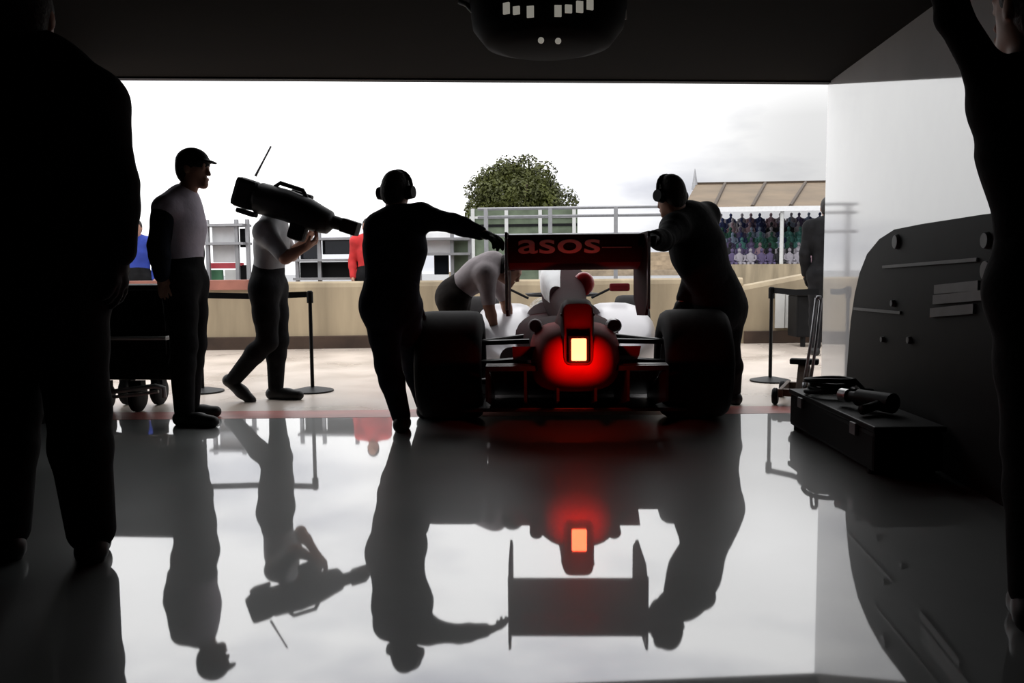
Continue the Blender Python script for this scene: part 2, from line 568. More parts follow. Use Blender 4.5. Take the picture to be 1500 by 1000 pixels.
    if shirt:
        pr = list(torso)
        if sleeve is None:
            pr += arm('L', False, sleeve_to) + arm('R', False, sleeve_to)
        link('shirt', sdf_mesh(pr, h, loose, 'shirt'), shirt, root)
        if sleeve:
            for sd in 'LR':
                link('sleeve', sdf_mesh(arm(sd, False, sleeve_to), h, loose + 0.004, 'sleeve'), sleeve, root)
    if trousers:
        pr = [cone(J['hipL'], J['hipR'], 0.108 * S * fat, None, 0.05, (fw, 0.85)),
              cone(pv, pv + L * 0.14, 0.150 * S * fat, 0.142 * S * fat, 0.05, (fw, 0.74))] + leg('L', True) + leg('R', True)
        link('trousers', sdf_mesh(pr, h, loose + 0.005, 'trousers'), trousers, root)
    if shoes:
        for sd in 'LR':
            link('shoe', sdf_mesh(foot(sd), h, 0.008, 'shoe'), shoes, root)
    if gloves:
        for hh in (hL, hR):
            link('glove', sdf_mesh(hh, min(h, 0.008), 0.003, 'glove'), gloves, root)
    if hair:
        pr = [ell(H + hu * 0.034 * S - f * 0.022 * S, (hl, f, hu), (0.081 * S, 0.094 * S, 0.100 * S), 0.02),
              ell(H - hu * 0.02 * S - f * 0.055 * S, (hl, f, hu), (0.070 * S, 0.05 * S, 0.07 * S), 0.03)]
        pr.append(ell(H - hu * 0.03 * S + f * 0.09 * S, (hl, f, hu), (0.11 * S, 0.07 * S, 0.09 * S), 0, 'sub'))
        link('hair', sdf_mesh(pr, h, 0.004, 'hair'), hair, root)
    if cap:
        pr = [ell(H + hu * 0.045 * S - f * 0.01 * S, (hl, f, hu), (0.088 * S, 0.108 * S, 0.092 * S), 0.02),
              ell(H + hu * 0.045 * S - f * 0.01 * S - hu * 0.10 * S, (hl, f, hu), (0.2, 0.2, 0.075 * S), 0, 'sub'),
              ell(H + hu * 0.055 * S + f * 0.095 * S, (hl, f + hu * -0.2, hu + f * 0.2), (0.068 * S, 0.052 * S, 0.009 * S), 0.01)]
        link('cap', sdf_mesh(pr, h * 0.8, 0.002, 'cap'), cap, root)
    if ears:
        e = MB()
        for sg in (-1, 1):
            c = H + hl * sg * 0.086 * S - f * 0.01 * S
            e.cyl(c - hl * sg * 0.014, c + hl * sg * 0.034 * S, 0.046 * S, 0.038 * S, 20)
        arc = []
        for i in range(13):
            t = math.pi * i / 12
            arc.append(H + hl * math.cos(t) * 0.104 * S + hu * (math.sin(t) * 0.125 * S + 0.015) - f * 0.01)
        e.tube(arc, 0.011 * S, 8)
        e.build('ear_defenders', ears, root, True, 40)
    return root

def pj(Y, **kw):
    """joints given as image column, row and (optionally) their own depth"""
    return {k: W(v[0], v[1], v[2] if len(v) > 2 else Y) for k, v in kw.items()}


# ------------------------------------------------------------------ sky
w = bpy.data.worlds.new('overcast_sky')
sc.world = w
w.use_nodes = True
nt = w.node_tree
bg = nt.nodes['Background']
tc = nt.nodes.new('ShaderNodeTexCoord')
mp = nt.nodes.new('ShaderNodeMapping')
mp.inputs['Scale'].default_value = (1.0, 1.0, 3.2)
nz = nt.nodes.new('ShaderNodeTexNoise')
nz.inputs['Scale'].default_value = 2.3
nz.inputs['Detail'].default_value = 6
nz.inputs['Roughness'].default_value = 0.5
nt.links.new(tc.outputs['Generated'], mp.inputs['Vector'])
nt.links.new(mp.outputs['Vector'], nz.inputs['Vector'])
sep = nt.nodes.new('ShaderNodeSeparateXYZ')
nt.links.new(tc.outputs['Generated'], sep.inputs[0])
elev = nt.nodes.new('ShaderNodeValToRGB')
els = elev.color_ramp.elements
els[0].position = 0.0
els[0].color = (0.50, 0.50, 0.50, 1)
els[1].position = 1.0
els[1].color = (1.0, 1.0, 1.0, 1)
em = els.new(0.30)
em.color = (0.80, 0.80, 0.80, 1)
nt.links.new(sep.outputs['Z'], elev.inputs['Fac'])
cl = nt.nodes.new('ShaderNodeValToRGB')
ce = cl.color_ramp.elements
ce[0].position = 0.36
ce[0].color = (0.56, 0.57, 0.62, 1)
ce[1].position = 0.52
ce[1].color = (1.0, 1.0, 1.0, 1)
nt.links.new(nz.outputs['Fac'], cl.inputs['Fac'])
mx = nt.nodes.new('ShaderNodeMix')
mx.data_type = 'RGBA'
mx.blend_type = 'MULTIPLY'
mx.inputs['Factor'].default_value = 1.0
nt.links.new(elev.outputs['Color'], mx.inputs[6])
nt.links.new(cl.outputs['Color'], mx.inputs[7])
nt.links.new(mx.outputs[2], bg.inputs['Color'])
gx = nt.nodes.new('ShaderNodeMapRange')
gx.interpolation_type = 'SMOOTHSTEP'
gx.inputs['From Min'].default_value = -0.06
gx.inputs['From Max'].default_value = 0.26
gx.inputs['To Min'].default_value = 1.0
gx.inputs['To Max'].default_value = 0.42
nt.links.new(sep.outputs['X'], gx.inputs['Value'])
mx2 = nt.nodes.new('ShaderNodeMix')
mx2.data_type = 'RGBA'
mx2.blend_type = 'MULTIPLY'
fz = nt.nodes.new('ShaderNodeMapRange')
fz.inputs['From Min'].default_value = 0.16
fz.inputs['From Max'].default_value = 0.30
fz.inputs['To Min'].default_value = 1.0
fz.inputs['To Max'].default_value = 0.25
nt.links.new(sep.outputs['Z'], fz.inputs['Value'])
nt.links.new(fz.outputs['Result'], mx2.inputs['Factor'])
nt.links.new(mx.outputs[2], mx2.inputs[6])
nt.links.new(gx.outputs['Result'], mx2.inputs[7])
nt.links.new(mx2.outputs[2], bg.inputs['Color'])
bg.inputs['Strength'].default_value = 2.9

# ------------------------------------------------------------------ setting
XW, YEND, HC = 1.96, 7.05, 2.42         # right wall, end of the roof, ceiling height
XL, YB = W(117, 470, 5.75).x, -3.0
def thr(x): return 5.70 + 0.085 * x     # the threshold runs slightly askew
def pwl(x): return 10.85 + 0.13 * x      # foot of the pit wall

mb = MB()
mb.prism([(XL, YB, 0), (XW, YB, 0), (XW, thr(XW), 0), (XL, thr(XL), 0)], (0, 0, -0.2))
struct('floor', mb, M_floor)
mb = MB()
mb.prism([(XL, thr(XL) + 0.30, 0), (XW + 0.3, thr(XW) + 0.30, 0), (30, thr(2) + 0.30, 0), (30, pwl(30), 0), (-30, pwl(-30), 0), (-30, thr(-4) + 0.30, 0)], (0, 0, -0.2))
struct('pit_lane_ground', mb, M_apron)
mb = MB()
mb.prism([(XL, thr(XL), 0.001), (XW, thr(XW), 0.001), (XW, thr(XW) + 0.30, 0.001), (XL, thr(XL) + 0.30, 0.001)], (0, 0, -0.2))
struct('trim_1', mb, M_redline, 'red painted line along the garage threshold')
mb = MB()
mb.prism([(-60, pwl(-60) - 0, -0.05), (60, pwl(60), -0.05), (60, 140, -0.05), (-60, 140, -0.05)], (0, 0, -0.2))
struct('track_ground', mb, M_asph)
mb = MB(); mb.box((XW + 0.1, (YB + YEND) / 2, HC / 2), (0.2, YEND - YB, HC)); struct('wall_right', mb, M_gloss)
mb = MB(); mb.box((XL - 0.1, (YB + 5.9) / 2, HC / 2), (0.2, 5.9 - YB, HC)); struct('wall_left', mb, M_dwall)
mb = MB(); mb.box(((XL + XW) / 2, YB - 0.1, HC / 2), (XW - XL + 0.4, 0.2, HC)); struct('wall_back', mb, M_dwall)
# ceiling, whose outer edge runs a little askew like the threshold
eL = W(130, 118, 7.0)
eR = V((XW, YEND, HC))
mb = MB()
sl = (HC - 0) * 0
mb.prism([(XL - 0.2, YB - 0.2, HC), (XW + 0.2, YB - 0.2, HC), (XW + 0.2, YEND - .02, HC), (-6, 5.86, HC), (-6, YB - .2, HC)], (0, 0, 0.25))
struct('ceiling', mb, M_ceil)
mb = MB()
mb.prism([(-6, 5.80, HC - 0.012), (XW, YEND - .08, HC - 0.012), (XW, YEND, HC - 0.012), (-6, 5.88, HC - 0.012)], (0, 0, 0.4))
struct('trim_2', mb, M_blackp, 'black steel edge of the garage roof')

# pit wall: two lengths of concrete barrier, the right one stepping up with a sloped end
def wall_run(name, x0, x1, prof, material, label, cat):
    """profile (offset from the wall foot, height) lofted along the skewed foot line"""
    mb = MB()
    rings = []
    n = 24
    for i in range(n + 1):
        x = x0 + (x1 - x0) * i / n
        hs = prof(x)
        rings.append([(x, pwl(x) + o, z) for o, z in hs])
    mb.loft(rings)
    return tag(mb.build(name, material), label, cat)
zl = W(400, 414, pwl(-3.5)).z
zl2 = W(530, 411, pwl(-2.4)).z
zt = (zl + zl2) / 2
wl = wall_run('pit_wall', -26, 2.1, lambda x: [(0, 0), (0.03, zt - 0.07), (0.05, zt - 0.02), (0.09, zt), (0.30, zt), (0.33, 0)], M_beigew,
              'long beige concrete pit wall running behind the car and the walking people', 'wall')
mb = MB()
mb.loft([[(x, pwl(x) - 0.03, 0), (x, pwl(x) - 0.03, 0.15), (x, pwl(x) + 0.01, 0.16), (x, pwl(x) + 0.02, 0)] for x in (-26, -10, 2.1)])
mb.build('kerb', M_kerb, wl)
mb = MB()
mb.loft([[(x, pwl(x) - 0.02, zt - 0.09), (x, pwl(x) - 0.02, zt + 0.03), (x, pwl(x) + 0.34, zt + 0.03), (x, pwl(x) + 0.34, zt - 0.09)] for x in (-12, -8, W(366, 420, pwl(-3.7)).x)])
tag(mb.build('coping', M_coping, wl), 'red brown coping on the left stretch of the wall')
xa, xb = W(1086, 421, pwl(2.3)).x, W(1117, 401, pwl(2.6)).x
za, zb = W(1086, 421, pwl(2.3)).z, W(1150, 400, pwl(2.8)).z
def rp(x):
    t = min(1, max(0, (x - xa) / (xb - xa)))
    z = za + (zb - za) * t
    return [(-0.06, 0), (-0.04, z - 0.05), (0.0, z), (0.36, z), (0.36, 0)]
wr_ = wall_run('pit_wall', 2.0, 26, rp, M_beigew, 'taller beige barrier wall with a sloped end, beside the white wall', 'wall')
mb = MB()
mb.loft([[(x, pwl(x) - 0.10, 0), (x, pwl(x) - 0.10, 0.15), (x, pwl(x) - 0.04, 0.16), (x, pwl(x) - 0.04, 0)] for x in (2.1, 8, 26)])
mb.build('kerb', M_kerb, wr_)
mb = MB()
p0, p1 = W(1136, 430, pwl(2.7) - 0.12), W(1165, 480, pwl(2.7) - 0.12)
for k in range(2):
    x0 = p0.x + (p1.x - p0.x) * k / 2
    mb.box((x0 + 0.06, pwl(x0) - 0.08, (p0.z + p1.z) / 2), (0.115, 0.03, p0.z - p1.z))
tag(mb.build('panel', M_cream, wr_), 'pale upright panels on the wall face')
p0, p1 = W(1166, 432, 10.72), W(1212, 478, 10.72)
c = empty('equipment_box', ((p0.x + p1.x) / 2 + 0.15, 10.72, 0), 0.13, 'black equipment box standing against the pit wall beside the white wall end', 'box')
mb = MB(); mb.box((0, 0, p0.z / 2 + .06), (0.80, 0.30, p0.z - .12), bevel=0.02); mb.build('body', M_black, c)
mb = MB(); mb.box((0, -0.02, p0.z + 0.015), (0.84, 0.36, 0.03), bevel=0.008); mb.build('lid', M_blackp, c)
for x in (-.3, .3):
    mb = MB(); mb.cyl((x, -0.1, 0), (x, -0.1, .125), 0.03); mb.build('foot', M_black, c)

# grass bank and screens far behind
mb = MB()
poly = []
for k in range(5):
    poly += [(92 + 3 * k, .52 * k), (92 + 3 * k, .52 * (k + 1))]
poly += [(125, 2.6), (125, -.4), (92, -.4)]
mb.prism([(-14, y, z) for y, z in poly], (80, 0, 0))
tag(mb.build('terraced_bank', M_bank), 'distant tan terraced bank across the track', 'bank', kind='structure')

# ------------------------------------------------------------------ right-hand grandstand
YG = 46.0
def gs(px, py, Y=YG): return W(px, py, Y)
gl = gs(1003, 300).x
st = empty('grandstand', (gl, YG, 0), 0, 'covered spectator stand with tan roof beyond the pit wall at right', 'grandstand')
def loc(p): return V(p) - V((gl, YG, 0))
XR = gs(1500, 300).x + 14
zf = gs(1100, 303, YG).z                     # low front edge of the roof
zb_ = gs(1100, 269, YG + 9).z                 # high back edge
lx = gs(1000, 300, YG).x
lxb = gs(1020, 269, YG + 9).x
zB = zf - .25
mb = MB()
mb.loft([[loc(p) for p in ((lx, YG, zf - .15), (XR, YG, zf - .15), (XR, YG, zf), (lx, YG, zf))],
         [loc(p) for p in ((lxb, YG + 9, zb_ - .15), (XR, YG + 9, zb_ - .15), (XR, YG + 9, zb_), (lxb, YG + 9, zb_))]])
mb.build('roof', M_roof, st)
for i in range(10):
    x = gs(1046 + 56 * i, 300, YG).x
    xq = gs(1062 + 59 * i, 270, YG + 9).x
    mb = MB(); mb.tube([loc((x, YG, zf + .03)), loc((xq, YG + 9, zb_ + .03))], 0.10, 6)
    mb.build('beam', M_roofb, st)
mb = MB(); mb.box(loc(((lxb + XR) / 2, YG + 9.05, zb_ + .02)), (XR - lxb, 0.12, 0.22)); mb.build('ridge', M_roofb, st)
mb = MB(); mb.box(loc(((lx + XR) / 2, YG - .08, zf - .12)), (XR - lx, 0.12, 0.26)); tag(mb.build('fascia', M_white, st), 'white band along the front of the roof')
xs0 = gs(1030, 330, YG).x
mb = MB(); mb.box(loc(((xs0 + XR) / 2, YG + 9.4, zB / 2)), (XR - xs0, 0.2, zB)); mb.build('back_wall', M_greym, st)
rows = 8
r0 = gs(1100, 386, YG).z
rise = (zB - r0) / rows * 0.98
steps = [loc((0, YG + 0.2, 0)), loc((0, YG + 0.2, r0 - rise))]
poly = [(0.2, 0), (0.2, r0 - rise)]
for k in range(rows):
    y = 0.2 + k * 1.1
    z = r0 - rise + k * rise
    poly += [(y, z), (y + 1.1, z)]
poly += [(0.2 + rows * 1.1, 0)]
pp = []
for q in poly:
    if not pp or q != pp[-1]: pp.append(q)
mb = MB(); mb.prism([loc((xs0, YG + y, z)) for y, z in pp], (XR - xs0, 0, 0)); mb.build('seating_tier', M_cream, st)
mb = MB()
mb.box(loc(((xs0 + XR) / 2, YG - 0.1, (r0 - rise) / 2 + .05)), (XR - xs0, 0.15, r0 - rise + .5)); mb.build('front_panel', M_beigew, st)
for i in range(5):
    x = gs(1146 + 118 * i, 330, YG).x
    mb = MB(); mb.cyl(loc((x, YG + .1, 0)), loc((x, YG + .1, zf - .2)), 0.10, n=10); tag(mb.build('post', M_cream, st), 'pale front post')
sp = gs(1018, 270, YG + 9); tp = gs(1018, 247, YG + 9)
mb = MB()
mb.cyl(loc(sp) - V((0, 0, 0.3)), loc(tp), 0.22, 0.02, 8); tag(mb.build('spire', M_greym, st), 'grey pointed finial at the roof corner')

# spectators: small seated figures, each one separate
def spectator_mesh(name, material):
    mb = MB()
    mb.loft([[(math.cos(t) * a, math.sin(t) * b + y, z) for t in [k * math.pi / 5 for k in range(10)]] for a, b, z, y in
             ((.20, .16, 0.0, 0), (.21, .15, .15, 0), (.23, .14, .40, .02), (.24, .12, .52, .03), (.10, .09, .60, .03), (.06, .06, .66, .03))])
    for sg in (-1, 1):
        mb.tube([(sg * .25, .02, .50), (sg * .29, -.05, .28), (sg * .14, -.24, .20)], [.06, .055, .045], 6)
        mb.tube([(sg * .10, 0, .06), (sg * .12, -.40, .08), (sg * .12, -.42, -.30)], [.09, .08, .06], 6)
    mb.sphere((0, .02, .76), .115, (.9, 1, 1.15), 1)
    return mb.build(name, material, None, True)
CW = [('purple', (.09, .07, .14)), ('teal', (.07, .20, .18)), ('navy', (.02, .03, .10)), ('pale grey', (.30, .28, .31)), ('dusty pink', (.26, .17, .20)),
      ('dark green', (.03, .10, .07)), ('black', (.015, .015, .018)), ('light blue', (.20, .25, .34))]
cmats = [mat('spectator_cloth_' + n.replace(' ', '_'), c_, .9) for n, c_ in CW]
ordn = ['first', 'second', 'third', 'fourth', 'fifth', 'sixth', 'seventh', 'eighth', 'ninth', 'tenth', 'eleventh', 'twelfth', 'thirteenth', 'fourteenth', 'fifteenth', 'sixteenth']
protos = {}
rng = random.Random(3)
for k in range(rows):
    y = YG + 0.2 + k * 1.1 + 0.75
    z = r0 - rise + k * rise + 0.28
    x0 = gs(1050, 350, y).x
    x1 = gs(1222, 350, y).x
    n = 12
    for i in range(n):
        x = x0 + (x1 - x0) * (i + .5) / n + rng.uniform(-.08, .08)
        px = proj(V((x, y, z)))[0]
        if 1150 < px < 1198 and 2 <= k <= 4: ci = rng.choice((1, 1, 1, 5))
        elif k >= 5: ci = rng.choice((0, 2, 2, 6, 4, 7, 3))
        elif k <= 1: ci = rng.choice((3, 6, 4, 0, 3))
        else: ci = rng.choice((1, 3, 5, 0, 7, 2))
        if ci not in protos:
            o = spectator_mesh('spectator', cmats[ci]); protos[ci] = o
        else:
            o = protos[ci].copy(); COL.objects.link(o)
        o.location = (x, y, z)
        o.rotation_euler = (0, 0, rng.uniform(-.3, .3))
        tag(o, 'seated spectator in %s, %s row up, %s from the left in the covered stand' % (CW[ci][0], ordn[k], ordn[i]), 'spectator', 'spectators in the covered stand')

# ------------------------------------------------------------------ tree
YT = 62.0
tcn = W(760, 292, YT)
tb = V((tcn.x, YT, 1.0))
tr = empty('tree', tb, 0, 'big round-crowned green tree beyond the fence behind the rear wing', 'tree')
mb = MB()
mb.tube([(0, 0, -1.2), (0.1, 0, 1.5), (0, 0.2, tcn.z - 3)], [.5, .4, .3], 12)
for a in range(5):
    t = a * 1.256
    mb.tube([(0, .1, tcn.z - 4.2), (math.cos(t) * 1.4, math.sin(t) * 1.4, tcn.z - 2), (math.cos(t) * 2.4, math.sin(t) * 2.4, tcn.z)], [.2, .14, .06], 7)
mb.build('trunk', M_trunk, tr, True)
half = (W(843, 292, YT) - W(677, 292, YT)).length / 2
topz = W(760, 231, YT).z - 1.0
botz = W(760, 374, YT).z - 1.0
rng = random.Random(11)
lob = []
cz = (topz + botz) / 2 - .2
hz = topz - cz
for i in range(125):
    while True:
        q = V((rng.uniform(-1, 1), rng.uniform(-1, 1), rng.uniform(-.9, 1)))
        if .45 < q.length < 1: break
    e = 1.0 if q.z > 0 else 0.95
    lob.append((V((q.x * half * .88 * e, q.y * half * .85, cz + q.z * hz * .84)), rng.uniform(.55, 1.05)))
verts, faces, mi = [], [], []
for c_, r_ in lob:
    for j in range(230):
        d = V((rng.gauss(0, 1), rng.gauss(0, 1), rng.gauss(0, 1))).normalized()
        p = c_ + d * r_ * rng.uniform(.75, 1.05)
        nrm = (d + V((rng.uniform(-.8, .8), rng.uniform(-.8, .8), rng.uniform(-.2, .9)))).normalized()
        u = nrm.orthogonal().normalized()
        v = nrm.cross(u)
        a = rng.uniform(0, 6.28)
        u, v = u * math.cos(a) + v * math.sin(a), v * math.cos(a) - u * math.sin(a)
        s_ = rng.uniform(.10, .19)
        b0 = len(verts)
        verts += [p - u * s_, p - v * s_ * .5 + nrm * .03, p + u * s_, p + v * s_ * .5 + nrm * .03]
        faces.append((b0, b0 + 1, b0 + 2, b0 + 3))
me = bpy.data.meshes.new('crown')
me.from_pydata(verts, [], faces)
M_leaf = mat('olive_leaf', (0.060, 0.068, 0.008), 0.6, var=0.45, scale=0.9)
link('crown', me, M_leaf, tr)

# ------------------------------------------------------------------ fences and screens behind the track
def fence(name, Y, px0, px1, rows_, posts, py_bot, label, r=0.03, material=None, prad=None):
    a, b = W(px0, 330, Y), W(px1, 330, Y)
    root = empty(name, (a.x, Y, 0), 0, label, 'fence')
    o0 = V((a.x, Y, 0))
    for py in rows_:
        mb = MB()
        z0 = W((px0 + px1) / 2, py, Y).z
        mb.tube([V((a.x, Y, z0)) - o0, V((b.x, Y, z0)) - o0], r, 6)
        mb.build('rail', material or M_greym, root)
    zt_ = W((px0 + px1) / 2, min(rows_), Y).z
    for px in posts:
        mb = MB()
        x = W(px, 330, Y).x
        mb.box((x - a.x, 0, zt_ / 2), (prad or r * 2.6, prad or r * 2.6, zt_))
        mb.build('post', material or M_greym, root)
    return root
fence('track_fence', 20.0, 700, 1012, (304, 316, 343), (712, 806, 902, 1000), 345, 'grey railed fence across the track, in front of the round tree', 0.035)
Yh = 34.0
a, b = W(688, 306, Yh), W(846, 345, Yh)
hb = empty('screen_board', ((a.x + b.x) / 2, Yh, 0), 0, 'long grey green screen standing below the round tree', 'screen')
mb = MB(); mb.box((0, 0, a.z / 2), (b.x - a.x, .12, a.z)); mb.build('panel', M_hedge, hb)
for py in (318, 330):
    z = W(760, py, Yh).z
    mb = MB(); mb.box((0, -.08, z), (b.x - a.x, .05, .10)); mb.build('batten', M_black if py == 330 else M_cream, hb)
for k in range(4):
    mb = MB(); mb.box(((k - 1.5) * (b.x - a.x) / 3.2, -.09, a.z / 2), (.14, .08, a.z)); mb.build('post', M_cream, hb)

# huts and timing stands along the pit wall, seen between the people
def frame_stand(name, px0, px1, py0, py1, Y, label, cat, uprights, shelves, panels, screens=()):
    a, b = W(px0, py0, Y), W(px1, py1, Y)
    o0 = V(((a.x + b.x) / 2, Y, 0))
    root = empty(name, o0, 0, label, cat)
    for px in uprights:
        x = W(px, py0, Y).x
        mb = MB(); mb.box((x - o0.x, 0, a.z / 2), (.05, .05, a.z)); mb.build('upright', M_greym, root)
    for py in shelves:
        z = W((px0 + px1) / 2, py, Y).z
        mb = MB(); mb.box((0, .02, z), (b.x - a.x, .35, .035)); mb.build('shelf', M_greym, root)
    for (x0, x1, y0, y1, m_, nm) in panels:
        p, q = W(x0, y0, Y), W(x1, y1, Y)
        mb = MB(); mb.box(((p.x + q.x) / 2 - o0.x, .12, (p.z + q.z) / 2), (q.x - p.x, .06, p.z - q.z), bevel=.01); mb.build(nm, m_, root)
    return root
Ys = 12.2
frame_stand('timing_stand', 432, 528, 334, 412, Ys, 'dark timing stand with grey uprights behind the television cameraman', 'stand', (434, 467, 516), (350, 381, 408),
            [(436, 465, 352, 379, M_glass, 'monitor'), (469, 514, 352, 372, M_glass, 'monitor'), (436, 514, 384, 408, M_black, 'back_panel'), (518, 528, 352, 404, M_black, 'side_panel')])
frame_stand('signal_stand', 300, 364, 322, 416, Ys - .2, 'white panelled stand with a red strip on the pit wall right of the capped man', 'stand', (303, 346, 362), (330, 357),
            [(306, 344, 332, 384, M_white, 'panel'), (304, 352, 385, 393, M_pink, 'strip'), (304, 322, 395, 411, M_green, 'crate'), (325, 344, 395, 412, M_cream, 'crate'), (347, 361, 334, 362, M_black, 'side_panel'), (347, 361, 388, 410, M_black, 'side_panel')])
frame_stand('signal_stand', 612, 690, 338, 440, Ys + .3, 'pale stand with a dark monitor seen under the outstretched arm', 'stand', (614, 662, 688), (350, 372),
            [(616, 660, 340, 370, M_white, 'panel'), (634, 656, 374, 402, M_glass, 'monitor'), (660, 688, 352, 425, M_hedge, 'panel')])

# ------------------------------------------------------------------ the racing car
car = empty('racing_car', (-0.048, 5.63, 0), math.radians(3.0),
            'open wheel racing car seen from behind, red rain light glowing, pushed out of the garage', 'car')

def sup(y, hw, z0, z1, e=2.6, n=28, cx=0.0):
    """superellipse ring at station y"""
    cz, hh = (z0 + z1) / 2, (z1 - z0) / 2
    out = []
    for k in range(n):
        t = 2 * math.pi * k / n
        c, s_ = math.cos(t), math.sin(t)
        out.append((cx + hw * math.copysign(abs(c) ** (2 / e), c), y, cz + hh * math.copysign(abs(s_) ** (2 / e), s_)))
    return out

# wheels
def wheel(x, y, r, wd, name):
    hw = wd / 2
    ri = r * 0.52
    prof = [(ri, -hw * .86), (ri + .03, -hw * .98), (r * .80, -hw), (r * .93, -hw * .94), (r * .985, -hw * .80), (r, -hw * .55), (r, hw * .55),
            (r * .985, hw * .80), (r * .93, hw * .94), (r * .80, hw), (ri + .03, hw * .98), (ri, hw * .86)]
    mb = MB(); mb.lathe(prof, (x, y, r), 'X', 56)
    t = mb.build(name, M_rubber, car, True, 50)
    sg = 1 if x > 0 else -1
    mb = MB()
    mb.lathe([(ri, -hw * .86), (ri, hw * .86), (ri - .018, hw * .86), (ri - .018, -hw * .86)], (x, y, r), 'X', 40)
    for k in range(7):
        a = k * 2 * math.pi / 7
        mb.tube([(x + sg * hw * .55, y + math.cos(a) * .04, r + math.sin(a) * .04), (x + sg * hw * .72, y + math.cos(a) * (ri - .01), r + math.sin(a) * (ri - .01))], .016, 6)
    mb.cyl((x - sg * hw * .6, y, r), (x + sg * hw * .55, y, r), .055, n=20)
    mb.build('rim', M_greym, t)
    mb = MB(); mb.cyl((x + sg * hw * .55, y, r), (x + sg * hw * .8, y, r), .032, .026, 6); mb.build('wheel_nut', M_steel, t)
    mb = MB(); mb.cyl((x - sg * hw * .7, y, r), (x - sg * hw * .1, y, r), ri - .03, n=28); mb.build('brake_duct', M_carbon, t)
RW = 0.795
wheel(-RW, 0, .357, .43, 'rear_wheel')
wheel(RW, 0, .357, .43, 'rear_wheel')
wheel(-.79, 3.5, .345, .34, 'front_wheel')
wheel(.79, 3.5, .345, .34, 'front_wheel')

# bodywork
mb = MB()
mb.loft([sup(-.85, .06, .45, .55, 2.2), sup(-.835, .125, .405, .59, 2.2), sup(-.80, .18, .355, .62, 2.3), sup(-.74, .222, .31, .64, 2.5), sup(-.64, .252, .275, .652, 2.7), sup(-.50, .268, .245, .658, 3), sup(-.33, .275, .22, .662, 3.2), sup(-.30, .27, .22, .66, 3.2)])
mb.build('glow_tail_cone', M_tailglow, car, True, 50)  # tail widened and reddened to spread the rain light's glow
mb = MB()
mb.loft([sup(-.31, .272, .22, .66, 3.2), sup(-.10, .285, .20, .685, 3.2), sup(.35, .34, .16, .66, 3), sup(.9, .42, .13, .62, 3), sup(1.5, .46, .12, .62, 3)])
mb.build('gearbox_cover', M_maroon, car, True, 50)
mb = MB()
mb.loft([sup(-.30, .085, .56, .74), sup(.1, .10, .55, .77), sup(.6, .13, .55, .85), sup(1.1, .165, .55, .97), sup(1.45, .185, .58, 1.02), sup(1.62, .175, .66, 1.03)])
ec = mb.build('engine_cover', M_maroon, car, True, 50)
mb = MB(); mb.loft([sup(.62, .05, .70, .856, 2.6, 24, -.085), sup(1.1, .095, .70, .978, 2.6, 24, -.085), sup(1.45, .112, .72, 1.026, 2.6, 24, -.085), sup(1.60, .108, .74, 1.03, 2.6, 24, -.080)]); tag(mb.build('flank_panel', M_white, ec, True, 50), 'white panel on the left flank')
for sg in (-1, 1):
    mb = MB()
    mb.loft([sup(.55, .10, .20, .42, 2.6, 24, sg * .40), sup(.9, .19, .14, .54, 3, 24, sg * .47), sup(1.4, .27, .12, .63, 3.2, 24, sg * .48), sup(2.1, .28, .12, .66, 3.4, 24, sg * .49), sup(2.4, .26, .16, .66, 3.4, 24, sg * .49)])
    mb.build('sidepod', M_silver2, car, True, 50)
mb = MB()
mb.loft([sup(1.5, .34, .12, .72, 3), sup(2.3, .33, .12, .74, 3), sup(3.1, .24, .22, .70, 3), sup(3.9, .17, .34, .62, 3), sup(4.55, .13, .36, .50, 3), sup(4.70, .08, .38, .46, 2.4)])
mb.build('nose', M_silver, car, True, 50)
mb = MB(); mb.lathe([(.30, .735), (.33, .76), (.27, .76), (.25, .735)], (0, 2.05, 0), 'Z', 28); mb.build('cockpit_rim', M_black, car, True, 50)
mb = MB(); mb.loft([sup(1.62, .13, .76, 1.0, 2.4), sup(1.66, .14, .75, 1.01, 2.4)]); mb.build('air_intake', M_black, ec, True, 50)
mb = MB(); mb.box((0, 1.55, 1.075), (.16, .09, .04), bevel=.012); mb.cyl((0, 1.55, 1.0), (0, 1.55, 1.07), .02); mb.build('onboard_camera', M_redpaint, ec)
# red roundel on the shoulder of the cover
mb = MB(); mb.sphere((.135, .95, .865), .092, (.9, .55, 1.0), 3); tag(mb.build('roundel', M_redpaint, ec, True), 'red roundel on the engine cover')
mb = MB(); mb.box((0, 1.3, .10), (1.42, 3.2, .025), bevel=.008); mb.build('floor_plate', M_carbon, car)
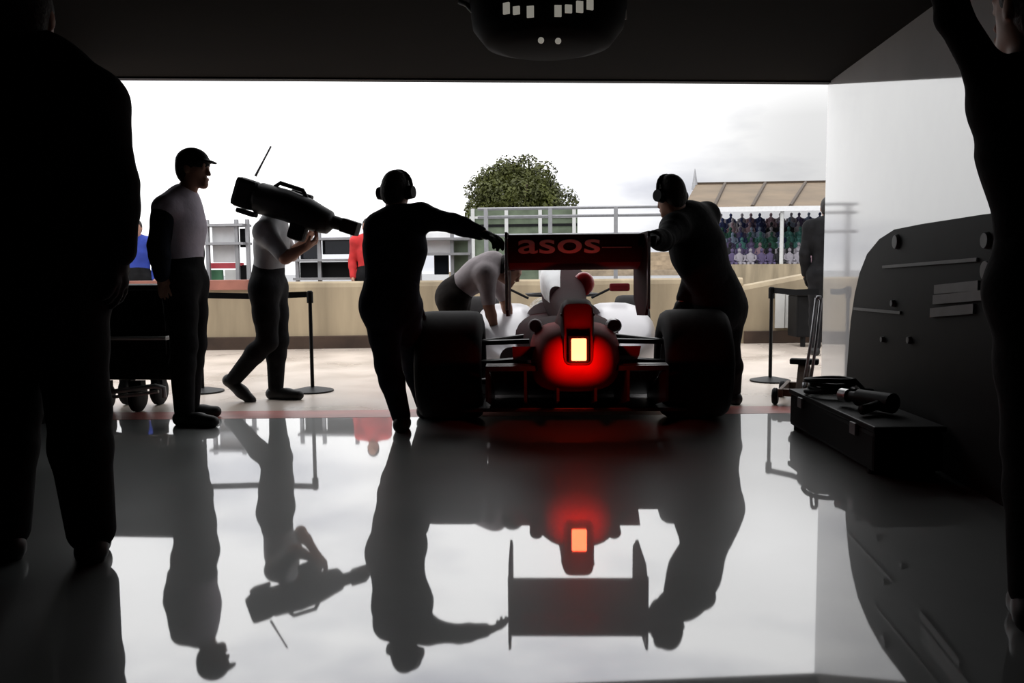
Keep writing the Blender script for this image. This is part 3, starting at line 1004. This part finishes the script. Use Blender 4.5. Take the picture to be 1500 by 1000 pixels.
# front wing
mb = MB()
mb.loft([[(x, 4.45 + .35 * abs(math.sin(t)) * 0 + c, .13 + d) for c, d in ((0, .03), (.14, .045), (.30, .02), (.14, .01))] for x, t in ((-.92, 0), (-.4, 0), (.4, 0), (.92, 0))])
mb.build('front_wing', M_silver, car)
for sg in (-1, 1):
    mb = MB(); mb.box((sg * .93, 4.55, .20), (.02, .5, .22), bevel=.006); mb.build('front_endplate', M_maroon, car)
    mb = MB(); mb.box((sg * .07, 4.55, .28), (.02, .16, .22)); mb.build('nose_pylon', M_carbon, car)
    # mirrors
    mb = MB(); mb.box((sg * .56, 2.45, .80), (.19, .06, .075), bevel=.02); m_ = mb.build('mirror', M_dkred, car)
    mb = MB(); mb.tube([(sg * .30, 2.5, .70), (sg * .48, 2.46, .79)], .012, 6); mb.build('mirror_stalk', M_black, m_)
    # suspension
    for (ya, za, yb, zb2) in ((-.12, .52, 0, .50), (.38, .52, .03, .50), (-.16, .27, 0, .24), (.42, .25, .03, .24), (.02, .38, 0, .357)):
        mb = MB(); mb.tube([(sg * .24, ya, za), (sg * .62, yb, zb2)], .017 if abs(za - .38) > .01 else .028, 8); mb.build('suspension_arm', M_carbon, car)
    for (ya, za, yb, zb2) in ((3.2, .52, 3.5, .50), (3.8, .52, 3.5, .50), (3.25, .32, 3.5, .24), (3.8, .36, 3.5, .24)):
        mb = MB(); mb.tube([(sg * .20, ya, za), (sg * .64, yb, zb2)], .016, 8); mb.build('suspension_arm', M_carbon, car)
    mb = MB(); mb.cyl((sg * .24, -.30, .63), (sg * .24, -.46, .64), .045, .043, 18, caps=False); mb.cyl((sg * .24, -.30, .63), (sg * .24, -.45, .64), .036, .036, 18); mb.build('exhaust_pipe', M_greym, car, True, 40)

# diffuser
mb = MB()
pr = [(-.66, .405), (-.45, .36), (-.2, .26), (.15, .13)]
mb.loft([[(x, y, z) for y, z in pr] + [(x, y, z + .025) for y, z in reversed(pr)] for x in (-.52, -.2, .2, .52)])
df = mb.build('diffuser', M_carbon, car)
for x in (-.525, -.30, -.11, .11, .30, .525):
    mb = MB(); mb.prism([(x - .008, -.68, .42 if abs(x) > .5 else .40), (x - .008, -.68, .215), (x - .008, -.1, .10), (x - .008, .15, .10), (x - .008, .15, .14)], (.016, 0, 0)); mb.build('strake', M_carbon, df)
mb = MB(); mb.loft([[(x, y, z) for y, z in ((-.70, .425), (-.60, .43), (-.60, .40), (-.69, .395))] for x in (-.53, 0, .53)]); mb.build('gurney_strip', M_carbon, df)
# crash structure carrying the rain light
mb = MB()
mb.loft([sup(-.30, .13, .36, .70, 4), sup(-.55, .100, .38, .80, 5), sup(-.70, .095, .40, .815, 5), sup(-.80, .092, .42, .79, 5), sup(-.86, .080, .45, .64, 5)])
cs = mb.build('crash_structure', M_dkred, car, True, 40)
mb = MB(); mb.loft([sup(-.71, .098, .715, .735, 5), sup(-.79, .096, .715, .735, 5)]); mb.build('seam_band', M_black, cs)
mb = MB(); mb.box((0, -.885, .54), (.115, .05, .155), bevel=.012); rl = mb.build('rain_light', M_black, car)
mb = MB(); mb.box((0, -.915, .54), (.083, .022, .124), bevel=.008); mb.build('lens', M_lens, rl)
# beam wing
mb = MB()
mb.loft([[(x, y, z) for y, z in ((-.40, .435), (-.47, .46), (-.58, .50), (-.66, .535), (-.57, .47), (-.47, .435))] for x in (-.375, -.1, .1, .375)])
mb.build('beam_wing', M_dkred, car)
# rear wing
rw = empty('rear_wing', (-.006, 0, 0)); rw.parent = car
mb = MB()
mb.loft([[(x, y, z) for y, z in ((-.26, 1.005), (-.30, .988), (-.42, .978), (-.56, 1.005), (-.60, 1.03), (-.50, 1.012), (-.36, 1.015))] for x in (-.385, -.13, .13, .385)])
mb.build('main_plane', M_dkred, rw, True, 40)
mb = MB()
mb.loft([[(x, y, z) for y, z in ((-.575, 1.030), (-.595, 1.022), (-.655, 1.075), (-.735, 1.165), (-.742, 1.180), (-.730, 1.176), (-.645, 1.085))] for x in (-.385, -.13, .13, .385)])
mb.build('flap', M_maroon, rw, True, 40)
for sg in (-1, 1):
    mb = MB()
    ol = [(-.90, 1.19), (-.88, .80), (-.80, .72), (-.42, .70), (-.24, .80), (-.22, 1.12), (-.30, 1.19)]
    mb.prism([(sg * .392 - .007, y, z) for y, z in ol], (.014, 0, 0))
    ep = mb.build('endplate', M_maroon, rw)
    mb = MB(); mb.box((sg * .392, -.893, .96), (.018, .012, .40), bevel=.003); tag(mb.build('edge_strip', M_silver, ep), 'bright rear edge')
    for k in range(3):
        mb = MB(); mb.box((sg * .3835 if sg > 0 else sg * .3835, -.50 - .05 * k, 1.10 + .012 * k), (.004, .16, .010)); mb.build('louver', M_black, ep)

def lettering(text, center, xdir, ydir, width, height, material, parent, name='lettering'):
    cu = bpy.data.curves.new(name, 'FONT')
    cu.body = text
    cu.extrude = 0.004
    cu.offset = 0.012
    cu.space_character = 1.0
    t = bpy.data.objects.new('tmp', cu)
    COL.objects.link(t)
    dg = bpy.context.evaluated_depsgraph_get()
    me = bpy.data.meshes.new_from_object(t.evaluated_get(dg))
    bpy.data.objects.remove(t)
    me.name = name
    xs = [v.co.x for v in me.vertices]
    ys = [v.co.y for v in me.vertices]
    cx, cy = (min(xs) + max(xs)) / 2, (min(ys) + max(ys)) / 2
    sx, sy = width / (max(xs) - min(xs)), height / (max(ys) - min(ys))
    X, Y_ = V(xdir).normalized(), V(ydir).normalized()
    Z = X.cross(Y_)
    for v in me.vertices:
        v.co = V(center) + X * ((v.co.x - cx) * sx) + Y_ * ((v.co.y - cy) * sy) + Z * (v.co.z * 0.4)
    me.materials.clear()
    return link(name, me, material, parent)
ydir = V((0, -.735 + .655, 1.165 - 1.075))
lettering('asos', V((-.095, -.697, 1.118)) + V((0, -.09, -.08)).normalized() * .006, (1, 0, 0), ydir, .47, .105, M_letter, rw)
mb = MB(); mb.box(V((.235, -.692, 1.110)) + V((0, -.09, -.08)).normalized() * .006, (.17, .008, .006)); tag(mb.build('pinstripe', M_letter, rw), 'thin pale line after the letters')

lt = bpy.data.lights.new('tail_glow_fill', 'SPOT')  # added spot facing the tail, imitating the red glow around the rain light
lt.color = (1.0, 0.035, 0.012)
lt.energy = 9.0
lt.spot_size = math.radians(136)
lt.spot_blend = 0.9
lt.shadow_soft_size = 0.03
lo = bpy.data.objects.new('tail_glow_fill', lt)
COL.objects.link(lo)
lo.parent = rl
lo.location = (0, -1.08, .47)
lo.rotation_euler = (math.radians(90), 0, 0)

# ------------------------------------------------------------------ people
def at_z(px, Y, z): return Wz(px, Y, z)

# capped man, side on
Y = 5.42
J = pj(Y, pelvis=(268, 402), neck=(268, 288), head=(284, 248), shR=(243, 306, 5.27), elR=(232, 360, 5.20), wrR=(238, 406, 5.20),
       shL=(274, 302, 5.58), elL=(283, 356, 5.62), wrL=(288, 400, 5.60), hipR=(262, 415, 5.33), hipL=(278, 415, 5.50))
J.update(knR=W(270, 505, 5.30), knL=W(284, 503, 5.50), anR=at_z(270, 5.27, .085), toR=at_z(312, 5.20, .035), anL=at_z(278, 5.52, .085), toL=at_z(316, 5.58, .035))
person('man in a cap and pale shirt standing side on, left of the walking cameraman', J, (1, -.05, -.06), S=1.0, shirt=M_shirt, sleeve=M_navy,
       sleeve_to='wrist', trousers=M_blackc, shoes=M_shoe, hair=M_hair, cap=M_black, curlL=.5, curlR=.5, loose=.018)

# walking television cameraman
Y = 6.3
J = pj(Y, pelvis=(392, 410), neck=(402, 322), head=(418, 302, 6.42), shR=(388, 340, 6.12), elR=(418, 378, 6.02), wrR=(447, 362, 6.05),
       shL=(404, 334, 6.48), elL=(428, 374, 6.55), wrL=(452, 346, 6.38), hipR=(387, 424, 6.21), hipL=(400, 422, 6.39))
J.update(knL=W(408, 498, 6.36), anL=at_z(404, 6.36, .085), toL=at_z(438, 6.33, .035), knR=W(392, 500, 6.20), anR=W(341, 557, 6.25), toR=W(368, 586, 6.22))
person('man in a grey shirt walking with a television camera on his shoulder', J, (1, 0, -.1), S=.97, shirt=M_gshirt, sleeve_to='short', trousers=M_blackc, shoes=M_shoe,
       hair=M_hair, curlL=1.0, curlR=1.0, pnL=V((0, -.3, 1)), pnR=V((0, .3, 1)))

# mechanic leaning on the left end of the wing, seen from behind
Y = 5.15
J = pj(Y, pelvis=(572, 437, 5.12), neck=(583, 318, 5.20), head=(581, 283, 5.24), shL=(556, 334, 5.12), elL=(566, 392, 5.34), wrL=(606, 440, 5.42),
       shR=(617, 318, 5.20), elR=(664, 327, 5.06), wrR=(706, 342, 4.98), hipL=(560, 452, 5.12), hipR=(588, 450, 5.22))
J.update(knL=W(568, 535, 5.16), anL=at_z(588, 5.12, .085), toL=at_z(592, 5.27, .035), knR=W(607, 535, 5.55), anR=at_z(622, 5.62, .085), toR=at_z(628, 5.77, .035))
person('mechanic in dark overalls and ear defenders leaning on the left end of the rear wing', J, (.25, .95, -.25), S=1.0, shirt=M_navy, trousers=M_navy, shoes=M_shoe, hair=M_hair,
       ears=M_black, gloves=M_black, curlR=.7, curlL=.5, pnR=V((0, .2, -1)), pnL=V((0, .2, -1)), fat=1.05)

# mechanic bent at the right end of the wing
Y = 5.75
J = pj(Y, pelvis=(1052, 438, 5.92), neck=(1003, 316, 5.72), head=(981, 288, 5.64), shR=(1034, 316, 5.95), elR=(1020, 388, 5.95), wrR=(1000, 440, 5.82),
       shL=(988, 334, 5.52), elL=(972, 352, 5.25), wrL=(957, 349, 5.02), hipR=(1062, 452, 6.0), hipL=(1042, 452, 5.86))
J.update(knR=W(1066, 520, 6.05), anR=at_z(1072, 6.22, .085), toR=at_z(1052, 6.33, .035), knL=W(1040, 520, 5.95), anL=at_z(1050, 6.05, .085), toL=at_z(1032, 6.16, .035))
person('mechanic in black overalls bending over the right end of the rear wing', J, (-.6, .75, -.3), S=1.02, shirt=M_blackc, trousers=M_blackc, shoes=M_shoe, hair=M_hair,
       ears=M_black, gloves=M_black, curlL=.7, curlR=.6, pnL=V((0, .2, -1)), pnR=V((0, .2, -1)), fat=1.28, loose=.02)

# pale-shirted mechanic bent beside the car, past the left rear wheel
Y = 6.75
J = pj(Y, pelvis=(665, 428, 6.75), neck=(724, 384, 6.72), head=(746, 396, 6.70), shR=(712, 402, 6.58), elR=(716, 448, 6.56), wrR=(726, 486, 6.62),
       shL=(718, 392, 6.90), elL=(740, 440, 6.98), wrL=(748, 474, 6.95), hipR=(664, 442, 6.66), hipL=(668, 440, 6.84))
J.update(knR=W(672, 505, 6.62), anR=at_z(655, 6.60, .085), toR=at_z(688, 6.60, .035), knL=W(680, 500, 6.9), anL=at_z(668, 6.92, .085), toL=at_z(700, 6.92, .035))
person('mechanic in a pale shirt bent over beside the car, past the left rear wheel', J, (.8, 0, -.6), up=(.5, 0, .8), S=.98, h=.011, shirt=M_wshirt, sleeve_to='short', trousers=M_brownc, shoes=M_shoe,
       hair=M_hair, curlL=.5, curlR=.5)

# big dark figure at the left edge, close to the camera, back turned
Y = 2.80
J = pj(Y, neck=(56, 92), head=(36, 30), shL=(-40, 148), shR=(137, 152), elR=(166, 268), wrR=(172, 372), elL=(-72, 270), wrL=(-80, 380))
J.update(pelvis=at_z(50, Y, 1.02), hipL=at_z(16, Y, .97), hipR=at_z(88, Y, .97), knL=at_z(14, Y + .02, .52), knR=at_z(116, Y + .02, .52),
         anL=at_z(8, Y - .02, .09), anR=at_z(134, Y - .02, .09), toL=at_z(-12, Y + .13, .035), toR=at_z(140, Y + .13, .035))
person('broad figure in dark clothes standing close by at the left edge, back turned', J, (-.2, 1, 0), S=1.14, shirt=M_blackc, trousers=M_blackc, shoes=M_shoe, hair=M_hair, gloves=M_black,
       curlL=.5, curlR=.5, fat=1.18, loose=.03)

# dark figure at the right edge with an arm raised
Y = 2.4
J = pj(Y, neck=(1536, 96), head=(1512, 14), shL=(1470, 150), elL=(1396, 24), wrL=(1380, -95), shR=(1640, 150), elR=(1680, 280), wrR=(1690, 400))
J.update(pelvis=at_z(1560, Y, .97), hipL=at_z(1520, Y, .92), hipR=at_z(1600, Y, .92), knL=at_z(1515, Y + .02, .5), knR=at_z(1610, Y + .02, .5),
         anL=at_z(1512, Y - .02, .09), anR=at_z(1612, Y - .02, .09), toL=at_z(1500, Y + .13, .035), toR=at_z(1622, Y + .13, .035))
person('figure in dark clothes at the right edge reaching one arm up', J, (-.3, 1, .1), S=1.05, shirt=M_blackc, trousers=M_blackc, shoes=M_shoe, hair=M_hair, gloves=M_black, curlL=.8, curlR=.5, loose=.012, armf=.66)

# three people beyond the pit wall and at the wall end
def stander(px, Y, z_head, label, shirt, trousers, face, S=1.0, capm=None, hairm=None, gl=None):
    gx = Wz(px, Y, 1.0).x
    zz = z_head - 1.62
    f = V(face).normalized()
    r = V((f.y, -f.x, 0))
    def P(a, b, z): return V((gx, Y, 0)) + r * a + f * b + V((0, 0, z * S))
    J = dict(neck=P(0, -.02, 1.46), head=P(0, .03, 1.60), pelvis=P(0, 0, .93), shL=P(-.18, 0, 1.40), shR=P(.18, 0, 1.40), elL=P(-.24, -.02, 1.12), elR=P(.24, -.02, 1.12),
             wrL=P(-.22, .08, .88), wrR=P(.22, .08, .88), hipL=P(-.09, 0, .88), hipR=P(.09, 0, .88), knL=P(-.10, .02, .49), knR=P(.10, .02, .49),
             anL=P(-.11, -.02, .085), anR=P(.11, -.02, .085), toL=P(-.12, .13, .035), toR=P(.12, .13, .035))
    return person(label, J, f, S=S, h=.014, shirt=shirt, trousers=trousers, shoes=M_shoe, hair=hairm, cap=capm, gloves=gl)
stander(202, 11.4, 1.6, 'person in a blue jacket standing behind the pit wall at far left', M_bluec, M_blackc, (.4, -1, 0), .98, hairm=M_hair)
stander(541, 11.9, 1.6, 'person in red standing behind the pit wall, just left of the leaning mechanic', M_redc, M_blackc, (.1, -1, 0), .98, hairm=M_hair)
stander(1212, 9.6, 1.6, 'dark-clothed person standing at the end of the white wall', M_blackc, M_blackc, (.2, 1, 0), 1.0, hairm=M_hair, gl=M_black)

# ------------------------------------------------------------------ television camera on the shoulder
pa, pb = W(356, 282, 6.12), W(524, 337, 6.12)
ax = (pb - pa).normalized()
upv = V((0, 0, 1)); upv = (upv - ax * upv.dot(ax)).normalized()
sd = ax.cross(upv)
rotm = Matrix((ax, sd, upv)).transposed().to_4x4()     # columns: along, side, up
tv = empty('television_camera', pa, 0, 'black television camera in a rain cover with a thin aerial, carried on a shoulder', 'camera')
tv.matrix_world = Matrix.Translation(pa) @ rotm
mpx = 6.12 / 1250
def LZ(px): return px * mpx
mb = MB(); mb.loft([[(LZ(x), w_ * math.cos(t) , zc + h_ * math.sin(t)) for t in [k * math.pi / 8 for k in range(16)]] for x, w_, zc, h_ in
                    ((20, .085, .00, .10), (26, .105, .00, .115), (70, .11, .01, .115), (104, .105, .0, .112), (122, .10, -.01, .10), (138, .09, -.012, .085), (143, .06, -.01, .05))])
mb.build('body', M_blackp, tv, True, 50)
mb = MB(); mb.box((LZ(6), 0, .00), (.16, .17, .215), bevel=.035); mb.build('battery', M_black, tv)
mb = MB(); mb.cyl((LZ(134), 0, 0), (LZ(162), 0, .004), .05, .045, 18); ln = mb.build('lens', M_black, tv, True, 40)
mb = MB(); mb.box((LZ(170), 0, .004), (.12, .13, .10), bevel=.01); mb.build('lens_hood', M_black, ln)
mb = MB(); mb.box((LZ(80), -.10, .105), (.16, .08, .06), bevel=.015); mb.build('viewfinder', M_blackp, tv)
mb = MB(); mb.tube([(LZ(44), 0, .11), (LZ(50), 0, .15), (LZ(86), 0, .15), (LZ(94), 0, .11)], .016, 8); mb.build('carry_handle', M_black, tv)
mb = MB(); mb.box((LZ(14), 0, -.13), (.14, .10, .035), bevel=.012); mb.build('shoulder_pad', M_black, tv)
mb = MB(); mb.box((LZ(96), 0, -.14), (.13, .10, .14), bevel=.03); mb.build('grip', M_black, tv)
iv = tv.matrix_world.inverted()
q0, q1 = iv @ W(374, 258, 6.14), iv @ W(397, 214, 6.14)
mb = MB(); mb.tube([q0, q0 + (q1 - q0) * .5, q1], [.010, .007, .007], 6); mb.build('aerial', M_greym, tv)

# ------------------------------------------------------------------ belt barriers
def stanchion(P, z, label):
    t = empty('belt_post', (P.x, P.y, 0), 0, label, 'barrier post', 'belt barrier posts')
    mb = MB(); mb.lathe([(.0, 0), (.17, 0), (.17, .012), (.06, .035), (.0, .035)], (0, 0, 0), 'Z', 28); mb.build('base', M_blackp, t, True, 40)
    mb = MB(); mb.cyl((0, 0, .03), (0, 0, z - .05), .015, n=14); mb.build('pole', M_blackp, t, True, 40)
    mb = MB(); mb.cyl((0, 0, z - .07), (0, 0, z + .02), .026, n=18); mb.cyl((0, 0, z + .02), (0, 0, z + .03), .024, .016, n=18); mb.build('belt_cassette', M_black, t, True, 40)
    return t
zL = W(458, 431, 6.77).z
PL = G(458, 573)
PL2 = Wz(297, 6.72, 0)
stanchion(PL, zL, 'black belt post standing right of the walking cameraman')
stanchion(PL2, zL, 'black belt post standing behind the capped man')
def belt(A_, B_, z, label):
    mb = MB()
    d = (V((B_.x, B_.y, 0)) - V((A_.x, A_.y, 0))).normalized()
    nrm = V((-d.y, d.x, 0)) * .002
    a, b = V((A_.x, A_.y, z)) + d * .026, V((B_.x, B_.y, z)) - d * .026
    mb.loft([[p + nrm + V((0, 0, .024)), p - nrm + V((0, 0, .024)), p - nrm - V((0, 0, .024)), p + nrm - V((0, 0, .024))] for p in (a, a.lerp(b, .5) - V((0, 0, .012)), b)])
    return tag(mb.build('barrier_belt', M_black), label, 'barrier belt')
belt(PL2, PL, zL, 'black belt stretched behind the walking cameraman')
PR = G(1128, 558)
zR = W(1128, 425, PR.y).z
stanchion(PR, zR, 'black belt post standing right of the car, left of the white wall')
belt(PR, V((XW - .034, 6.99, 0)), zR, 'black belt running from the right post to the white wall')

# ------------------------------------------------------------------ trolley at left behind the near figure
YTr = 5.72
def t3(px, py, dy=0): return W(px, py, YTr + dy)
tx0, tx1 = t3(118, 480).x, t3(250, 480).x
c0 = V(((tx0 + tx1) / 2, YTr, 0))
trl = empty('tool_trolley', c0, 0, 'black tool trolley with a pale rail, between the near left figure and the capped man', 'trolley')
hwid = (tx1 - tx0) / 2
ztop, zbot = t3(180, 417).z, t3(180, 556).z
mb = MB(); mb.box((0, .2, (ztop + zbot) / 2), (hwid * 2, .44, ztop - zbot), bevel=.02); mb.build('body', M_black, trl)
for k in range(3):
    zz = ztop - .10 - k * .16
    mb = MB(); mb.box((0, -.025, zz), (hwid * 1.86, .02, .13), bevel=.005); dr = mb.build('drawer', M_blackp, trl)
zr = t3(190, 494).z
mb = MB(); mb.tube([(-hwid, -.0, zr), (-hwid, -.07, zr), (hwid, -.07, zr), (hwid, -.0, zr)], .014, 8); tag(mb.build('rail', M_cream, trl), 'pale push rail')
q = [t3(140, 577, -.1) - c0, t3(190, 570, -.12) - c0, t3(228, 565, -.12) - c0, t3(240, 568, -.12) - c0, t3(241, 582, -.12) - c0]
mb = MB(); mb.tube(q, .017, 8); tag(mb.build('lower_bar', M_cream, trl), 'bent pale tube at the bottom')
q = [t3(150, 583, -.1) - c0, t3(205, 577, -.12) - c0, t3(232, 573, -.12) - c0]
mb = MB(); mb.tube(q, .012, 8); tag(mb.build('lower_bar', M_cream, trl), 'bent pale tube at the bottom')
mb = MB(); p = t3(141, 540, -.03) - c0; mb.box(p, (.09, .012, .13), bevel=.003); tag(mb.build('plate', M_white, trl), 'white plate on the end')
mb = MB(); p = t3(138, 409, .1) - c0; mb.cyl((p.x, p.y, ztop), (p.x, p.y, p.z), .012); mb.sphere(p, .028); tag(mb.build('knob', M_cream, trl, True, 40), 'bright knob on a short stem')
for sx in (-1, 1):
    for yy in (.05, .36):
        mb = MB(); x = hwid * (.12 if sx > 0 else -.62)
        mb.lathe([(.03, -.03), (.09, -.03), (.105, -.018), (.105, .018), (.09, .03), (.03, .03)], (x, yy, .105), 'X', 26)
        mb.cyl((x - .03, yy, .105), (x + .03, yy, .105), .03)
        mb.box((x, yy, .19), (.09, .07, .06)); mb.build('castor', M_black, trl, True, 40)

# ------------------------------------------------------------------ black cabinet along the right wall
XF = 1.72
prof = [WX(px, py, XF) for px, py in ((1240, 548), (1246, 470), (1252, 430), (1259, 400), (1270, 372), (1288, 350), (1310, 336), (1350, 328), (1440, 314))]
yn = 3.1
zn = prof[-1].z
cab = empty('equipment_cabinet', (XF, prof[0].y, 0), 0, 'tall black equipment cabinet with a rounded top corner, along the white wall', 'cabinet')
o0 = V((XF, prof[0].y, 0))
ring = [V((XF, prof[0].y - .0, 0.06))] + prof + [V((XF, yn, zn + .0)), V((XF, yn, .06))]
mb = MB(); mb.prism([p - o0 for p in ring], (.22, 0, 0))
for e in list(mb.bm.edges): pass
mb.build('body', M_cab, cab, True, 30)
mb = MB(); mb.box((.11, (yn - prof[0].y) / 2, .03), (.18, prof[0].y - yn - .1, .06)); mb.build('plinth', M_black, cab)
def on(px, py, off=0.0): return WX(px, py, XF - off) - o0
for (x0, y0, x1, y1) in ((1368, 424, 1432, 418), (1366, 439, 1450, 431), (1362, 458, 1425, 452)):
    a, b = on(x0, y0, .012), on(x1, y1, .012)
    mb = MB(); mb.prism([a + V((0, 0, .022)), b + V((0, 0, .022)), b - V((0, 0, .022)), a - V((0, 0, .022))], (.014, 0, 0)); tag(mb.build('stripe', M_greyl, cab), 'grey horizontal bar')
a, b = on(1292, 391, .01), on(1430, 380, .01)
mb = MB(); mb.prism([a + V((0, 0, .008)), b + V((0, 0, .008)), b - V((0, 0, .008)), a - V((0, 0, .008))], (.014, 0, 0)); tag(mb.build('trim_line', M_greyl, cab), 'thin grey line')
a, b = on(1250, 452, .01), on(1318, 458, .01)
mb = MB(); mb.prism([a + V((0, 0, .008)), b + V((0, 0, .008)), b - V((0, 0, .008)), a - V((0, 0, .008))], (.014, 0, 0)); tag(mb.build('trim_line', M_greyl, cab), 'thin grey line')
for px, py, r_ in ((1315, 354, .045), (1310, 444, .022), (1334, 498, .022), (1295, 497, .02), (1447, 352, .04), (1448, 396, .05)):
    c_ = on(px, py, .0)
    mb = MB(); mb.cyl(c_ + V((.01, 0, 0)), c_ - V((.018, 0, 0)), r_, r_ * .8, 18); mb.build('knob', M_greyl, cab, True, 40)

# ------------------------------------------------------------------ low clutter in front of the cabinet
cs0 = V((1.50, 4.70, 0))
fc = empty('equipment_case', cs0, math.radians(4), 'low black equipment case lying on the floor in front of the tall cabinet', 'case')
mb = MB(); mb.box((0, 0, .115), (.33, 1.25, .19), bevel=.02); mb.build('body', M_black, fc)
mb = MB(); mb.box((0, 0, .225), (.34, 1.27, .03), bevel=.008); mb.build('lid', M_blackp, fc)
for yy in (-.4, .4):
    mb = MB(); mb.box((-.172, yy, .19), (.02, .07, .06), bevel=.004); mb.build('latch', M_greym, fc)
for sx in (-.13, .13):
    for yy in (-.55, .55):
        mb = MB(); mb.cyl((sx, yy, 0), (sx, yy, .03), .03); mb.build('foot', M_black, fc)
def coil(name, c, r0, n, rt, mt, label, cat, wob=.02):
    pts = []
    rg = random.Random(5)
    for k in range(n * 20):
        t = k * 2 * math.pi / 20
        rr = r0 + wob * math.sin(t * .37) + rg.uniform(-.003, .003)
        pts.append((rr * math.cos(t), rr * .9 * math.sin(t), rt + k / 20 * rt * 1.5 + .006 * math.sin(t * 1.7)))
    pts.append((r0 + .1, .1, rt)); pts.append((r0 + .18, .02, rt))
    mb = MB(); mb.tube(pts, rt, 8)
    o = mb.build(name, mt, None, True)
    o.location = c
    return tag(o, label, cat)
coil('air_hose', V((1.46, 5.05, .242)), .12, 4, .014, M_blackp, 'coiled black air hose lying on the far end of the low case', 'hose')
gn = empty('wheel_gun', V((1.52, 4.50, .242)), .5, 'dark wheel gun lying on the near end of the low case', 'wheel gun')
mb = MB(); mb.cyl((0, -.12, .055), (0, .10, .055), .052, .045, 18); mb.cyl((0, .10, .055), (0, .17, .055), .03, .026, 14); mb.build('body', M_blackp, gn, True, 40)
mb = MB(); mb.tube([(0, -.06, .05), (-.12, -.08, .035), (-.17, -.085, .03)], [.026, .024, .026], 10); mb.build('handle', M_black, gn, True)
mb = MB(); mb.cyl((0, .17, .055), (0, .22, .055), .036, n=14); tag(mb.build('socket', M_steel, gn, True, 40), 'steel socket')

# jack with an upright handle
PJ = G(1176, 588)
jk = empty('trolley_jack', (PJ.x, PJ.y, 0), math.radians(-20), 'low brown trolley jack with an upright twin tube handle, beside the white wall', 'jack')
mb = MB()
for sx in (-.13, .13):
    mb.box((sx, 0, .09), (.03, .52, .06), bevel=.008)
mb.box((0, -.2, .09), (.26, .05, .05)); mb.box((0, .2, .09), (.26, .05, .05)); mb.build('frame', M_brown, jk)
mb = MB(); mb.prism([(-.04, -.12, .11), (-.04, .18, .11), (-.04, .10, .24), (-.04, .02, .27), (-.04, -.02, .22)], (.08, 0, 0)); mb.build('lift_arm', M_brown, jk)
mb = MB(); mb.box((0, .05, .29), (.20, .09, .04), bevel=.01); mb.build('saddle', M_black, jk)
for sx in (-.17, .17):
    for yy in (-.2, .2):
        mb = MB(); mb.lathe([(.012, -.02), (.05, -.02), (.06, -.01), (.06, .01), (.05, .02), (.012, .02)], (sx, yy, .06), 'X', 20); mb.build('wheel', M_black, jk, True, 40)
im = (Matrix.Translation(V((PJ.x, PJ.y, 0))) @ Matrix.Rotation(math.radians(-20), 4, 'Z')).inverted()
ha = [im @ W(1178, 560, PJ.y - .1), im @ W(1188, 500, PJ.y - .1), im @ W(1196, 436, PJ.y - .1)]
hb_ = [im @ W(1187, 560, PJ.y - .1), im @ W(1196, 500, PJ.y - .1), im @ W(1203, 436, PJ.y - .1)]
mb = MB(); mb.tube(ha, .011, 8); mb.tube(hb_, .011, 8); mb.tube([ha[2], hb_[2]], .016, 8)
mb.tube([ha[0], (.02, -.12, .11)], .014, 8); mb.tube([hb_[0], (.05, -.12, .11)], .014, 8); tag(mb.build('handle', M_greym, jk, True), 'grey twin tube handle')

# ------------------------------------------------------------------ black pod hanging from the ceiling
YPd = 4.2
pc = W(803, 40, YPd)
zb0 = W(803, 74, YPd).z
pod = empty('hose_reel', (pc.x, YPd, HC), 0, 'round black overhead reel with pale markings hanging from the ceiling', 'reel')
R0 = .375
H0 = HC - zb0
mb = MB(); mb.lathe([(0, -H0), (R0 * .55, -H0), (R0 * .80, -H0 + .025), (R0 * .96, -H0 + .10), (R0, -H0 + .20), (R0, -.12), (R0 * .9, -.06), (0, -.06)], (0, 0, 0), 'Z', 48); mb.build('drum', M_pod, pod, True, 40)
mb = MB(); mb.box((0, 0, -.03), (.5, .2, .05)); mb.build('bracket', M_black, pod)
def on_drum(px, py, r=R0):
    """a point on the drum wall below an image position"""
    P = W(px, py, YPd)
    x = max(-r * .999, min(r * .999, P.x - pc.x))
    return V((x, -math.sqrt(r * r - x * x), W(px, py, YPd - math.sqrt(r * r - x * x)).z - HC))
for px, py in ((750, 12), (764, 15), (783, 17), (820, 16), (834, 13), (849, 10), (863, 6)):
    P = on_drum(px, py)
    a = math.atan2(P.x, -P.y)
    mb = MB(); mb.box(P, (.030, .010, .048 if px not in (764, 834) else .034), Matrix.Rotation(a, 3, 'Z')); tag(mb.build('drum_mark', M_markglow, pod), 'pale mark on the drum with added glow')
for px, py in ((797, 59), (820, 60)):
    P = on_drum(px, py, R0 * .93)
    mb = MB(); mb.sphere(P, .014); tag(mb.build('stud', M_markglow, pod), 'small pale stud with added glow')
q = [W(672, 2, YPd - .05), W(684, 7, YPd - .05), W(694, 18, YPd - .08), W(698, 34, YPd - .10)]
mb = MB(); mb.tube([p - V((pc.x, YPd, HC)) for p in q], .012, 8); tag(mb.build('cable', M_cream, pod, True), 'pale cable looping beside the drum')
q = [W(914, 4, YPd - .02), W(915, 28, YPd - .02)]
mb = MB(); mb.tube([p - V((pc.x, YPd, HC)) for p in q], .010, 8); tag(mb.build('cable', M_cream, pod, True), 'pale cable looping beside the drum')
